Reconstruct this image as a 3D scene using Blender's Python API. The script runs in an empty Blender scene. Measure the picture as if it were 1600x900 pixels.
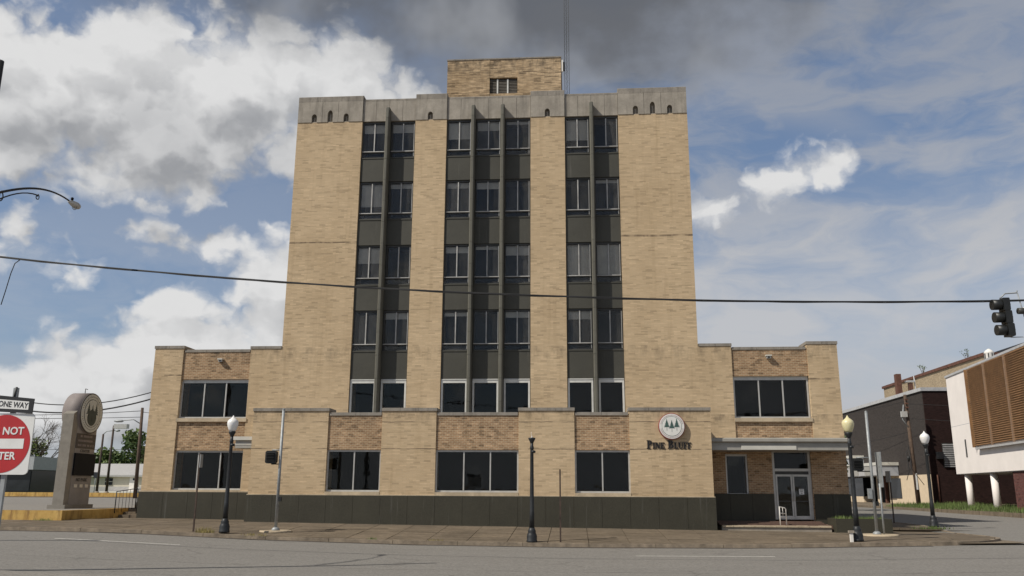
import bpy, math, random
from mathutils import Vector, Matrix
random.seed(7)
S = bpy.context.scene
COL = S.collection
R = math.radians

# ------------------------------------------------------------------ camera
YAW, PITCH, ROLL = 0.07298, 0.23517, 0.00529
cam = bpy.data.cameras.new('camera'); cam_o = bpy.data.objects.new('camera', cam); COL.objects.link(cam_o)
cam.sensor_width = 36.0; cam.lens = 1320.0 / 1600.0 * 36.0; cam.clip_start = 0.1; cam.clip_end = 6000
_f = Vector((-math.sin(YAW) * math.cos(PITCH), math.cos(YAW) * math.cos(PITCH), math.sin(PITCH)))
_r = Vector((math.cos(YAW), math.sin(YAW), 0)); _u = _r.cross(_f)
_r2 = _r * math.cos(ROLL) + _u * math.sin(ROLL); _u2 = _u * math.cos(ROLL) - _r * math.sin(ROLL)
_m = Matrix((_r2, _u2, -_f)).transposed().to_4x4(); _m.translation = (0, -40, 1.95)
cam_o.matrix_world = _m
S.camera = cam_o

# ------------------------------------------------------------------ colour management
S.view_settings.view_transform = 'Standard'; S.view_settings.look = 'None'
S.view_settings.gamma = 1.0; S.view_settings.use_curve_mapping = False
S.view_settings.exposure = -0.12

# ------------------------------------------------------------------ node helpers
class NT:
    """tiny expression builder over a node tree"""
    def __init__(s, tree): s.t = tree; s.n = tree.nodes; s.l = tree.links
    def new(s, k, **kw):
        o = s.n.new(k)
        for a, b in kw.items(): setattr(o, a, b)
        return o
    def put(s, sock, v):
        if v is None: return
        if isinstance(v, bpy.types.NodeSocket): s.l.new(v, sock)
        elif isinstance(v, (tuple, list)) and len(v) == 3 and sock.type == 'RGBA': sock.default_value = (*v, 1)
        else: sock.default_value = v
    def m(s, op, a, b=None, c=None, clamp=False):
        o = s.new('ShaderNodeMath', operation=op); o.use_clamp = clamp
        for i, v in enumerate((a, b, c)):
            if v is not None: s.put(o.inputs[i], v)
        return o.outputs[0]
    def add(s, a, b): return s.m('ADD', a, b)
    def sub(s, a, b): return s.m('SUBTRACT', a, b)
    def mul(s, a, b): return s.m('MULTIPLY', a, b)
    def sst(s, x, lo, hi, a=0.0, b=1.0):
        o = s.new('ShaderNodeMapRange', interpolation_type='SMOOTHSTEP')
        s.put(o.inputs['Value'], x); o.inputs['From Min'].default_value = lo; o.inputs['From Max'].default_value = hi
        o.inputs['To Min'].default_value = a; o.inputs['To Max'].default_value = b
        return o.outputs['Result']
    def lin(s, x, lo, hi, a=0.0, b=1.0):
        o = s.new('ShaderNodeMapRange'); o.clamp = True
        s.put(o.inputs['Value'], x); o.inputs['From Min'].default_value = lo; o.inputs['From Max'].default_value = hi
        o.inputs['To Min'].default_value = a; o.inputs['To Max'].default_value = b
        return o.outputs['Result']
    def mix(s, f, a, b, mode='MIX'):
        o = s.new('ShaderNodeMix', data_type='RGBA', blend_type=mode)
        s.put(o.inputs[0], f); s.put(o.inputs[6], a); s.put(o.inputs[7], b)
        return o.outputs[2]
    def comb(s, x, y, z):
        o = s.new('ShaderNodeCombineXYZ')
        for i, v in enumerate((x, y, z)): s.put(o.inputs[i], v)
        return o.outputs[0]
    def sep(s, v):
        o = s.new('ShaderNodeSeparateXYZ'); s.put(o.inputs[0], v); return o.outputs
    def noise(s, vec, scale=1.0, detail=4.0, rough=0.55, lac=2.0, color=False, dist=0.0, dim='3D'):
        o = s.new('ShaderNodeTexNoise', noise_dimensions=dim); s.put(o.inputs['Vector'], vec)
        o.inputs['Scale'].default_value = scale; o.inputs['Detail'].default_value = detail
        o.inputs['Roughness'].default_value = rough; o.inputs['Lacunarity'].default_value = lac
        o.inputs['Distortion'].default_value = dist
        return o.outputs['Color' if color else 'Fac']
    def vscale(s, v, t):
        o = s.new('ShaderNodeVectorMath', operation='MULTIPLY'); s.put(o.inputs[0], v); o.inputs[1].default_value = t
        return o.outputs[0]

# ------------------------------------------------------------------ sun and sky
SUN = Vector((-1.65, -1.0, 1.98)).normalized()
SUN_EL = math.asin(SUN.z); SUN_ROT = math.atan2(SUN.x, SUN.y)
sl = bpy.data.lights.new('sun', 'SUN'); sl.energy = 4.8; sl.angle = R(0.5); sl.color = (1.0, 0.94, 0.84)
so = bpy.data.objects.new('sun', sl); COL.objects.link(so); so.location = SUN * 60
so.rotation_euler = SUN.to_track_quat('Z', 'Y').to_euler()

W = bpy.data.worlds.new('World'); S.world = W; W.use_nodes = True
W.node_tree.nodes.clear(); w = NT(W.node_tree)
sky = w.new('ShaderNodeTexSky', sky_type='NISHITA'); sky.sun_disc = False
sky.sun_elevation = SUN_EL; sky.sun_rotation = SUN_ROT
sky.air_density = 1.0; sky.dust_density = 0.6; sky.ozone_density = 1.6
tc = w.new('ShaderNodeTexCoord'); dx, dy, dz = w.sep(tc.outputs['Generated'])
azn = w.mul(w.m('ARCTAN2', dx, dy), 180 / math.pi)
eln = w.mul(w.m('ARCSINE', dz), 180 / math.pi)
# clouds: (azimuth, elevation, half width, half height, weight)
BLOBS = [(-36.5, 23.0, 8.0, 5.4, 1.0), (-30.0, 23.8, 8.0, 6.4, 1.15), (-23.5, 25.0, 7.0, 5.6, 1.1), (-17.0, 25.4, 8.0, 5.2, 1.0), (-29.0, 20.2, 7.0, 3.4, .9), (-38, 20.0, 7, 3.4, .8), (-19.5, 22.2, 6.0, 3.2, .8),
         (-34.5, 4.6, 6.0, 3.0, .9), (-30.2, 5.8, 5.0, 4.6, 1.0), (-26.6, 7.6, 4.4, 6.0, 1.1), (-22.8, 7.6, 4.0, 5.6, 1.05), (-19.4, 9.6, 4.4, 7.6, 1.15), (-14.5, 8.0, 6, 6.5, 1.0),
         (-35.0, 13.7, 5.0, 2.2, .50), (-25.0, 14.8, 6.5, 2.2, .45), (-27.6, 18.1, 1.5, .9, .5),
         (11.2, 18.3, 4.2, 1.6, .42), (14.0, 19.2, 4.6, 1.8, .50), (17.0, 20.4, 3.8, 1.7, .44)]
skyn = lambda *a, **k: w.noise(*a, dim='2D', **k)
AE = w.comb(azn, eln, 0.0)
def vma(v, sc, of):
    o = w.new('ShaderNodeVectorMath', operation='MULTIPLY_ADD'); w.put(o.inputs[0], v); o.inputs[1].default_value = sc; o.inputs[2].default_value = of; return o.outputs[0]
def vadd(v, of):
    o = w.new('ShaderNodeVectorMath', operation='ADD'); w.put(o.inputs[0], v); o.inputs[1].default_value = of; return o.outputs[0]
def blob_field(v):
    f = None
    for (a, e, ra, re, wt) in BLOBS:
        q = vma(v, (1 / ra, 1 / re, 0), (-a / ra, -e / re, 0))
        d = w.new('ShaderNodeVectorMath', operation='DOT_PRODUCT'); w.l.new(q, d.inputs[0]); w.l.new(q, d.inputs[1])
        g = w.m('MULTIPLY_ADD', d.outputs['Value'], -wt, wt)
        f = g if f is None else w.m('SMOOTH_MAX', f, g, .2)
    return w.m('MAXIMUM', w.m('MINIMUM', f, 1.0), -2.5)
def puff(v, sc, det):
    o = w.new('ShaderNodeTexVoronoi', feature='SMOOTH_F1', voronoi_dimensions='2D'); w.put(o.inputs['Vector'], v); o.inputs['Scale'].default_value = sc
    o.inputs['Detail'].default_value = det; o.inputs['Roughness'].default_value = .45; o.inputs['Lacunarity'].default_value = 2.2; o.inputs['Smoothness'].default_value = .35
    return w.sub(.42, w.m('MINIMUM', w.m('MAXIMUM', o.outputs['Distance'], 0.0), 1.0))
def warp(v):
    q = vma(v, (1, 1.2, 0), (37, 11, 0))
    o = w.new('ShaderNodeVectorMath', operation='MULTIPLY_ADD'); w.put(o.inputs[0], skyn(q, .35, 4, .55, color=True)); o.inputs[1].default_value = (2.6, 2.6, 0); w.l.new(q, o.inputs[2])
    return o.outputs[0]
away = w.sst(w.m('ABSOLUTE', w.add(azn, 5.0)), 38, 55)
gen = w.mul(w.lin(skyn(vma(AE, (.6, 1.3, 0), (61, 20, 0)), .055, 3, .5), .45, .8, -.4, 1.0), w.sst(eln, 3, 15))   # the clouds of the rest of the sky
far = w.add(w.mul(gen, away), w.mul(w.sub(away, 1.0), 2.5))
wide = w.m('MAXIMUM', blob_field(AE), far)
above = w.m('MAXIMUM', blob_field(vadd(AE, (-1.8, 3.4, 0))), far)
q0 = warp(AE); q1 = warp(vadd(AE, (-.9, 1.5, 0)))
p0 = puff(q0, .24, 2.0); p1 = puff(q1, .24, 2.0)
wisp = w.sub(skyn(q0, .55, 6, .58), .5)
F0 = w.add(wide, w.add(w.mul(p0, 1.0), w.mul(wisp, .55)))
dens = w.sst(F0, -.20, .36)
lit = w.lin(w.sub(p0, p1), -.30, .30, 0, 1)
belly = w.sst(w.add(above, w.mul(p1, .5)), .10, 1.15)
soft = skyn(AE, .11, 4, .5)
shade = w.m('ADD', w.mul(lit, .36), w.mul(w.sub(1.0, belly), .76), clamp=True)
shade = w.m('ADD', shade, w.mul(wisp, .12), clamp=True)
c_cloud = w.mix(shade, (3.5, 3.6, 3.8), (7.9, 7.9, 7.9))
# thin high veil and grey sheet
vq = vma(AE, (.55, 1.5, 0), (15, 40, 0))
vw = w.new('ShaderNodeVectorMath', operation='MULTIPLY_ADD'); w.put(vw.inputs[0], skyn(vq, .10, 4, .55, color=True)); vw.inputs[1].default_value = (9, 9, 0); w.l.new(vq, vw.inputs[2])
veil = skyn(vw.outputs[0], .085, 8, .60)
vmask = w.mul(w.sst(eln, 2, 26, 1.0, .70), w.sst(azn, -20, 8, .30, 1.0))
low = w.mul(w.sst(w.sub(eln, w.mul(w.sub(veil, .5), 30.0)), 11, 27, .95, 0), w.mul(w.sst(azn, -2, 8), w.lin(veil, .34, .58, .45, 1.0)))
veil_a = w.m('MAXIMUM', w.mul(w.sst(veil, .35, .58), w.mul(vmask, .98)), low)
st = w.add(w.mul(w.sub(azn, 15.0), .34), w.sub(eln, 24.3))
streak = w.mul(w.m('EXPONENT', w.mul(w.mul(st, st), -.8)), w.mul(w.sst(w.m('ABSOLUTE', w.sub(azn, 15.0)), 3, 8, 1, 0), .62))
veil_a = w.m('MAXIMUM', veil_a, w.mul(streak, w.lin(veil, .3, .6, .4, 1)))
blue = w.mix(.35, sky.outputs['Color'], (2.2, 3.1, 5.0))
veil_c = w.mix(w.sst(eln, 10, 28), (5.7, 5.8, 6.05), (3.8, 3.95, 4.3))
c1 = w.mix(veil_a, blue, veil_c)
c1 = w.mix(w.sst(eln, 1, 11, .7, 0), c1, (4.5, 4.75, 5.2))      # pale air low over the horizon
gthr = w.m('MULTIPLY_ADD', w.m('ABSOLUTE', w.add(azn, 3.0)), .16, 25.6)
gd = w.sst(w.add(w.sub(eln, gthr), w.mul(w.sub(skyn(vma(AE, (1, 1.6, 0), (90, 33, 0)), .10, 6, .55), .5), 11.0)), -3.0, 5.0)
grey_c = w.mix(w.sst(w.add(soft, w.mul(w.sub(eln, 28), -.03)), .35, .7), (1.40, 1.47, 1.62), (3.0, 3.1, 3.3))
c2 = w.mix(dens, c1, c_cloud)
c3 = w.mix(w.mul(gd, .93), c2, grey_c)
bg = w.new('ShaderNodeBackground'); bg.inputs['Strength'].default_value = 0.1
w.put(bg.inputs['Color'], c3)
wo = w.new('ShaderNodeOutputWorld'); w.l.new(bg.outputs[0], wo.inputs['Surface'])

# ------------------------------------------------------------------ materials
MAT = {}
def mat(name, fn):
    m = bpy.data.materials.new(name); m.use_nodes = True
    t = NT(m.node_tree); b = m.node_tree.nodes['Principled BSDF']
    geo = t.new('ShaderNodeNewGeometry')
    fn(t, b, geo.outputs['Position'], geo.outputs['Normal']); MAT[name] = m; return m
def bump(t, b, h, strength=.3, dist=.02):
    o = t.new('ShaderNodeBump'); o.inputs['Strength'].default_value = strength; o.inputs['Distance'].default_value = dist
    t.put(o.inputs['Height'], h); t.l.new(o.outputs[0], b.inputs['Normal'])
def simple(name, col, rough=.6, metal=0.0, var=.15, scale=3.0, spec=.5, bmp=0.0):
    def fn(t, b, P, N):
        n = t.noise(P, scale, 6, .6)
        c = t.mix(t.lin(n, .3, .7), tuple(max(0, x * (1 - var)) for x in col), tuple(min(1, x * (1 + var)) for x in col))
        t.put(b.inputs['Base Color'], c); b.inputs['Roughness'].default_value = rough; b.inputs['Metallic'].default_value = metal
        b.inputs['Specular IOR Level'].default_value = spec
        if bmp: bump(t, b, t.noise(P, scale * 6, 5, .6), bmp, .02)
    return mat(name, fn)
def brick(name, c1, c2, mortar, bw, rh, ms, streak=.25, dirt=.3, cracks=(), bias=0.0, per=.5, stain=None):
    def fn(t, b, P, N):
        x, y, z = t.sep(P)
        hx = t.add(x, y)
        bt = t.new('ShaderNodeTexBrick'); bt.offset = .5; bt.squash = 1
        t.put(bt.inputs['Vector'], t.comb(hx, z, 0.0))
        bt.inputs['Scale'].default_value = 1; bt.inputs['Brick Width'].default_value = bw; bt.inputs['Row Height'].default_value = rh
        bt.inputs['Mortar Size'].default_value = ms; bt.inputs['Mortar Smooth'].default_value = .2; bt.inputs['Bias'].default_value = bias
        t.put(bt.inputs['Color1'], c1); t.put(bt.inputs['Color2'], c2); t.put(bt.inputs['Mortar'], mortar)
        col = bt.outputs['Color']
        # runs of darker and lighter bricks within a course
        row = t.m('FLOOR', t.mul(z, 1 / rh))
        cell = t.comb(t.m('FLOOR', t.add(t.mul(hx, 1 / bw), t.mul(t.m('MODULO', row, 2.0), .5))), row, 0)
        wn = t.new('ShaderNodeTexWhiteNoise'); wn.noise_dimensions = '2D'; t.put(wn.inputs['Vector'], cell)
        vr = wn.outputs['Value']
        odd = t.add(t.lin(vr, 0, .22, .52, 1.0), t.lin(vr, .80, 1.0, 0, .30))      # mostly even, some dark and some pale bricks
        col = t.mix(per, col, t.mix(1.0, col, t.comb(odd, odd, odd), 'MULTIPLY'))
        sn = t.noise(t.comb(t.mul(hx, 1.9), t.mul(z, 13.0), 0), 1.0, 4, .6)
        col = t.mix(1.0, col, t.mix(t.lin(sn, .32, .66), (1 - streak,) * 3, (1 + streak * .7,) * 3), 'MULTIPLY')
        dn = t.noise(P, .35, 6, .62)
        col = t.mix(t.lin(dn, .42, .75, 0, dirt), col, t.mix(1.0, col, (.62, .58, .52), 'MULTIPLY'))
        vs = t.noise(t.comb(t.mul(hx, 2.4), t.mul(z, .16), 3.0), 1.0, 5, .6)
        col = t.mix(t.lin(vs, .55, .8, 0, dirt), col, t.mix(1.0, col, (.6, .56, .5), 'MULTIPLY'))
        for (z0, x0, x1, wd) in cracks:
            wob = t.mul(t.sub(t.noise(t.comb(hx, 0.0, z0), 1.1, 5, .65), .5), .10)
            ln = t.sst(t.m('ABSOLUTE', t.sub(t.sub(z, z0), wob)), wd * .4, wd, 1, 0)
            rng = t.mul(t.sst(x, x0 - .05, x0, 0, 1), t.sst(x, x1, x1 + .05, 1, 0))
            br = t.lin(t.noise(t.comb(hx, 0, z0 + 4), 1.6, 3), .36, .55)
            col = t.mix(t.mul(t.mul(ln, rng), t.mul(br, .75)), col, (.09, .065, .045))
        if stain:   # dark algae runs below the top edge of the wall
            for (zt, hgt, amt) in stain:
                g = t.mul(t.sst(z, zt - hgt, zt), t.sst(z, zt, zt + .02, 1, 0))
                k = t.lin(t.noise(t.comb(t.mul(hx, 2.2), t.mul(z, .9), 7.0), 1.0, 6, .7), .45, .68)
                col = t.mix(t.mul(t.mul(g, k), amt), col, (.07, .058, .045))
        t.put(b.inputs['Base Color'], col); b.inputs['Roughness'].default_value = .88; b.inputs['Specular IOR Level'].default_value = .2
        bump(t, b, t.add(t.mul(bt.outputs['Fac'], -1.0), t.mul(wn.outputs['Value'], .5)), .5, .008)
    return mat(name, fn)
brick('cream_brick', (.565, .428, .272), (.532, .400, .250), (.50, .392, .26), .31, .066, .006, streak=.05, dirt=.48, per=.46,
      cracks=[(14.02, -14.3, -10.7, .05), (14.12, 2.3, 6.0, .07), (3.74, -14.7, 6.1, .025), (4.93, -14.7, 6.1, .022), (7.35, -20.0, -19.1, .05), (7.05, 10.8, 11.9, .05)],
      stain=[(5.42, .7, .6), (8.68, 1.2, .45), (20.54, 1.1, .3), (1.86, .5, .25)])
brick('brown_brick', (.40, .255, .148), (.29, .178, .10), (.45, .35, .235), .22, .080, .013, streak=.15, dirt=.45, per=1.0, stain=[(8.5, .7, .6), (5.1, .7, .45)])
brick('penthouse_brick', (.52, .385, .24), (.41, .295, .18), (.42, .325, .215), .40, .085, .012, streak=.45, dirt=.9, per=1.0, stain=[(25.5, 1.6, .85)])
brick('dark_brick', (.060, .051, .046), (.046, .039, .036), (.042, .037, .034), .22, .085, .01, streak=.15, dirt=.2, per=.5)
brick('maroon_brick', (.032, .015, .013), (.024, .011, .010), (.024, .014, .012), .22, .085, .01, streak=.2, dirt=.2, per=.6)
brick('red_brick', (.15, .055, .045), (.11, .038, .034), (.12, .085, .075), .26, .10, .014, streak=.2, dirt=.3, per=.9)
brick('tan_brick', (.36, .285, .19), (.29, .225, .145), (.32, .27, .2), .24, .09, .01, streak=.2, dirt=.4, per=.6)

def _stone(t, b, P, N, col=(.36, .325, .275), dark=.5):
    x, y, z = t.sep(P)
    n = t.noise(P, 1.3, 8, .65); f = t.noise(P, 14, 5, .6)
    c = t.mix(t.lin(n, .3, .7), tuple(v * .72 for v in col), tuple(v * 1.18 for v in col))
    c = t.mix(t.lin(f, .3, .8, 0, .35), c, tuple(v * .6 for v in col))
    vs = t.noise(t.comb(t.mul(t.add(x, y), 3.0), t.mul(z, .35), 2.0), 1.0, 6, .65)
    c = t.mix(t.lin(vs, .5, .72, 0, dark), c, tuple(v * .33 for v in col))
    t.put(b.inputs['Base Color'], c); b.inputs['Roughness'].default_value = .9; b.inputs['Specular IOR Level'].default_value = .2
    bump(t, b, t.add(f, n), .35, .02)
mat('limestone', _stone)
mat('coping_stone', lambda t, b, P, N: _stone(t, b, P, N, (.29, .262, .225), .7))
mat('sill_stone', lambda t, b, P, N: _stone(t, b, P, N, (.50, .41, .29), .3))

def _granite(t, b, P, N, col=(.040, .037, .026)):
    n = t.noise(P, 45, 3, .7); l = t.noise(P, .9, 5, .6)
    x, y, z = t.sep(P)
    c = t.mix(t.lin(n, .35, .7), tuple(v * .65 for v in col), tuple(v * 1.6 for v in col))
    c = t.mix(t.lin(l, .35, .7, 0, .5), c, tuple(v * 1.5 for v in col))
    vs = t.noise(t.comb(t.mul(t.add(x, y), 5.5), t.mul(z, .25), 2.0), 1.0, 4, .6)
    c = t.mix(t.lin(vs, .62, .74, 0, .5), c, (.12, .115, .10))
    t.put(b.inputs['Base Color'], c); b.inputs['Roughness'].default_value = .62
    b.inputs['Specular IOR Level'].default_value = .3
mat('granite', _granite)
mat('spandrel_panel', lambda t, b, P, N: _granite(t, b, P, N, (.055, .053, .043)))
mat('fin_stone', lambda t, b, P, N: _granite(t, b, P, N, (.102, .098, .080)))

def _glass(t, b, P, N):
    out = t.n['Material Output']
    tr = t.new('ShaderNodeBsdfTransparent'); tr.inputs[0].default_value = (.86, .86, .845, 1)
    gl = t.new('ShaderNodeBsdfGlossy'); gl.inputs['Roughness'].default_value = .02; gl.inputs['Color'].default_value = (.85, .88, .9, 1)
    fr = t.new('ShaderNodeFresnel'); fr.inputs['IOR'].default_value = 1.33
    wob = t.new('ShaderNodeBump'); wob.inputs['Strength'].default_value = .05; wob.inputs['Distance'].default_value = .1
    t.put(wob.inputs['Height'], t.noise(P, 1.1, 2, .5)); t.l.new(wob.outputs[0], gl.inputs['Normal'])
    mx = t.new('ShaderNodeMixShader'); t.l.new(fr.outputs[0], mx.inputs[0]); t.l.new(tr.outputs[0], mx.inputs[1]); t.l.new(gl.outputs[0], mx.inputs[2])
    t.l.new(mx.outputs[0], out.inputs['Surface'])
mat('glass', _glass)
def _dusty(t, b, P, N):
    _glass(t, b, P, N)
    out = t.n['Material Output']; src = out.inputs['Surface'].links[0].from_socket
    oi = t.new('ShaderNodeObjectInfo'); df = t.new('ShaderNodeBsdfDiffuse'); df.inputs['Color'].default_value = (.37, .36, .34, 1)
    x, y, z = t.sep(P)
    n = t.noise(t.comb(t.mul(x, 2.5), t.mul(z, 1.2), oi.outputs['Random']), 1.0, 5, .65)
    f = t.mul(t.lin(n, .3, .75, .25, 1.0), t.lin(oi.outputs['Random'], 0, 1, .05, .20))
    mx = t.new('ShaderNodeMixShader'); t.put(mx.inputs[0], f); t.l.new(src, mx.inputs[1]); t.l.new(df.outputs[0], mx.inputs[2]); t.l.new(mx.outputs[0], out.inputs['Surface'])
mat('dusty_glass', _dusty)
simple('room_dark', (.012, .012, .011), .9, var=.3)  # near-black: the gloom of unlit interiors is put into the colour
simple('blind', (.74, .71, .67), .8, var=.08)
simple('ceiling_lamp', (.55, .55, .52), .6)
simple('aluminium', (.50, .49, .46), .45, .35, var=.12, scale=5)
simple('white_frame', (.62, .61, .57), .5, .1, var=.12, scale=4)
simple('window_bar', (.40, .39, .37), .55, .1, var=.3, scale=3)
simple('dark_frame', (.045, .045, .042), .55, var=.3)
simple('canopy_metal', (.33, .315, .28), .55, .1, var=.14, scale=1.3)
simple('canopy_light', (.56, .54, .48), .5, .05, var=.1, scale=2)
simple('black_iron', (.022, .024, .026), .5, .2, var=.35, scale=8)
simple('galvanised', (.30, .315, .32), .55, .3, var=.2, scale=9)
simple('rusty_post', (.055, .035, .026), .8, var=.5, scale=7)
simple('wood_pole', (.085, .055, .037), .85, var=.35, scale=4, bmp=.2)
simple('cable_black', (.012, .012, .013), .6)
simple('signal_black', (.012, .013, .013), .45, var=.3)
simple('white_paint', (.74, .71, .66), .7, var=.06)
simple('road_paint', (.62, .60, .55), .8, var=.3, scale=6)
simple('concrete', (.30, .26, .21), .9, var=.25, scale=2, bmp=.2)
simple('stucco_white', (.80, .745, .70), .8, var=.05, scale=.8)
simple('beige_paint', (.62, .50, .35), .8, var=.08)
simple('pale_siding', (.56, .52, .42), .8, var=.08)
simple('grey_roof', (.40, .39, .38), .7, var=.1)
simple('fascia_grey', (.36, .37, .39), .6, var=.1)
simple('dark_glass_wall', (.02, .022, .026), .25, var=.4, scale=.6)
simple('metal_edge', (.48, .48, .48), .5, .2)
simple('rust_red', (.10, .042, .026), .85, var=.4)
simple('sign_red', (.42, .018, .022), .5, var=.08)
simple('sign_white', (.72, .72, .70), .5, var=.06)
simple('sign_black', (.016, .016, .018), .5)
simple('seal_white', (.70, .69, .65), .5, var=.04)
simple('seal_rim_red', (.26, .03, .03), .5)
simple('seal_ring', (.50, .42, .41), .5)
simple('seal_green', (.05, .10, .085), .5)
simple('letter_black', (.012, .010, .010), .45)
simple('monument_tan', (.235, .22, .21), .75, var=.12, scale=2)
simple('monument_granite', (.215, .195, .165), .8, var=.15, scale=3)
simple('monument_brown', (.20, .17, .16), .7, var=.1)
simple('monument_plate', (.06, .05, .042), .7, var=.1)
simple('monument_seal', (.44, .46, .44), .6, var=.1)
simple('emblem_dark', (.02, .032, .026), .6)
simple('screen_black', (.008, .008, .009), .7, spec=.15)
simple('paver_red', (.125, .075, .055), .9, var=.25, scale=5)
simple('bark', (.075, .058, .045), .9, var=.4)
simple('twig', (.085, .066, .052), .9, var=.3)
simple('leaf_dark', (.045, .085, .018), .6, var=.45, scale=.9)
simple('leaf_light', (.095, .135, .028), .6, var=.4, scale=.9)
simple('leaf_pale', (.13, .13, .06), .7, var=.35, scale=.9)
simple('grass_blade', (.085, .125, .03), .8, var=.5, scale=.8)
simple('dry_weed', (.22, .18, .06), .8, var=.4, scale=3)
simple('louvre_wood', (.25, .135, .058), .75, var=.32, scale=2.2)
simple('louvre_frame', (.27, .18, .12), .7, var=.2)
simple('gutter_strip', (.055, .044, .034), .95, var=.5, scale=3)
simple('vent_brown', (.13, .115, .095), .7, var=.3)
simple('kerb_concrete', (.215, .172, .125), .9, var=.4, scale=2.5, bmp=.2)
simple('earth', (.16, .125, .085), .95, var=.3)

def _globe(col):
    def fn(t, b, P, N):
        t.put(b.inputs['Base Color'], col); b.inputs['Roughness'].default_value = .35
        b.inputs['Subsurface Weight'].default_value = .25; b.inputs['Subsurface Radius'].default_value = (.08, .07, .05)
    return fn
mat('globe_white', _globe((.80, .79, .77))); mat('globe_cream', _globe((.66, .60, .36)))

def _asphalt(t, b, P, N, col=(.187, .177, .162)):
    x, y, z = t.sep(P)
    n = t.noise(P, 13, 4, .8); l = t.noise(t.comb(t.mul(x, .25), y, 0), .8, 6, .6); g = t.noise(P, 45, 2, .8)
    c = t.mix(t.lin(n, .36, .64), tuple(v * .66 for v in col), tuple(v * 1.27 for v in col))
    c = t.mix(t.lin(g, .35, .75, 0, .35), c, tuple(v * 1.7 for v in col))
    c = t.mix(t.lin(l, .45, .7, 0, .25), c, tuple(v * .78 for v in col))
    # tar lines and cracks
    vo = t.new('ShaderNodeTexVoronoi', feature='DISTANCE_TO_EDGE')
    dst = t.noise(P, .8, 5, .6, color=True)
    vv = t.new('ShaderNodeVectorMath', operation='ADD'); t.put(vv.inputs[0], P); t.put(vv.inputs[1], dst)
    t.put(vo.inputs['Vector'], t.vscale(vv.outputs[0], (.35, .7, 0))); vo.inputs['Scale'].default_value = .8
    cr = t.mul(t.sst(vo.outputs['Distance'], .004, .018, 1, 0), t.lin(t.noise(P, .22, 3), .46, .58))
    c = t.mix(t.mul(cr, .3), c, (.05, .046, .042))
    lw = t.add(t.sub(y, -17.6), t.mul(t.sub(t.noise(t.comb(x, 0, 0), .5, 4), .5), .9))
    ln = t.mul(t.sst(t.m('ABSOLUTE', lw), .03, .07, 1, 0), t.lin(t.noise(t.comb(x, 3, 0), .35, 3), .4, .55))
    c = t.mix(t.mul(ln, .4), c, (.03, .028, .026))
    t.put(b.inputs['Base Color'], c); b.inputs['Roughness'].default_value = .9; b.inputs['Specular IOR Level'].default_value = .25
    bump(t, b, n, .4, .01)
mat('asphalt', _asphalt); mat('lot_asphalt', lambda t, b, P, N: _asphalt(t, b, P, N, (.21, .195, .175)))
def _walk(t, b, P, N):
    oi = t.new('ShaderNodeObjectInfo')
    n = t.noise(P, 5, 7, .75); l = t.noise(P, .6, 6, .65); st = t.noise(t.vscale(P, (.45, 2.4, 0)), 1.2, 6, .7)
    c = t.mix(t.lin(n, .3, .7), (.118, .094, .068), (.215, .172, .125))
    c = t.mix(t.lin(l, .42, .68, 0, .6), c, (.090, .073, .052))
    c = t.mix(t.lin(st, .48, .66, 0, .75), c, (.066, .052, .038))
    c = t.mix(t.lin(t.noise(t.vscale(P, (.3, 1.1, 0)), 1.7, 5, .7), .60, .72, 0, .6), c, (.27, .22, .15))
    c = t.mix(1.0, c, t.mix(oi.outputs['Random'], (.93, .93, .93), (1.07, 1.06, 1.04)), 'MULTIPLY')
    t.put(b.inputs['Base Color'], c); b.inputs['Roughness'].default_value = .92; b.inputs['Specular IOR Level'].default_value = .2
    bump(t, b, n, .3, .01)
mat('walk_concrete', _walk)
def _yellow(t, b, P, N):
    x, y, z = t.sep(P)
    n = t.noise(P, 2.2, 7, .7); vs = t.noise(t.comb(t.mul(t.add(x, y), 3), t.mul(z, .6), 0), 1.0, 5, .65)
    c = t.mix(t.lin(n, .3, .7), (.42, .245, .055), (.60, .40, .13))
    c = t.mix(t.lin(vs, .5, .7, 0, .85), c, (.16, .08, .03))
    t.put(b.inputs['Base Color'], c); b.inputs['Roughness'].default_value = .85
mat('yellow_paint', _yellow)

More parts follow.
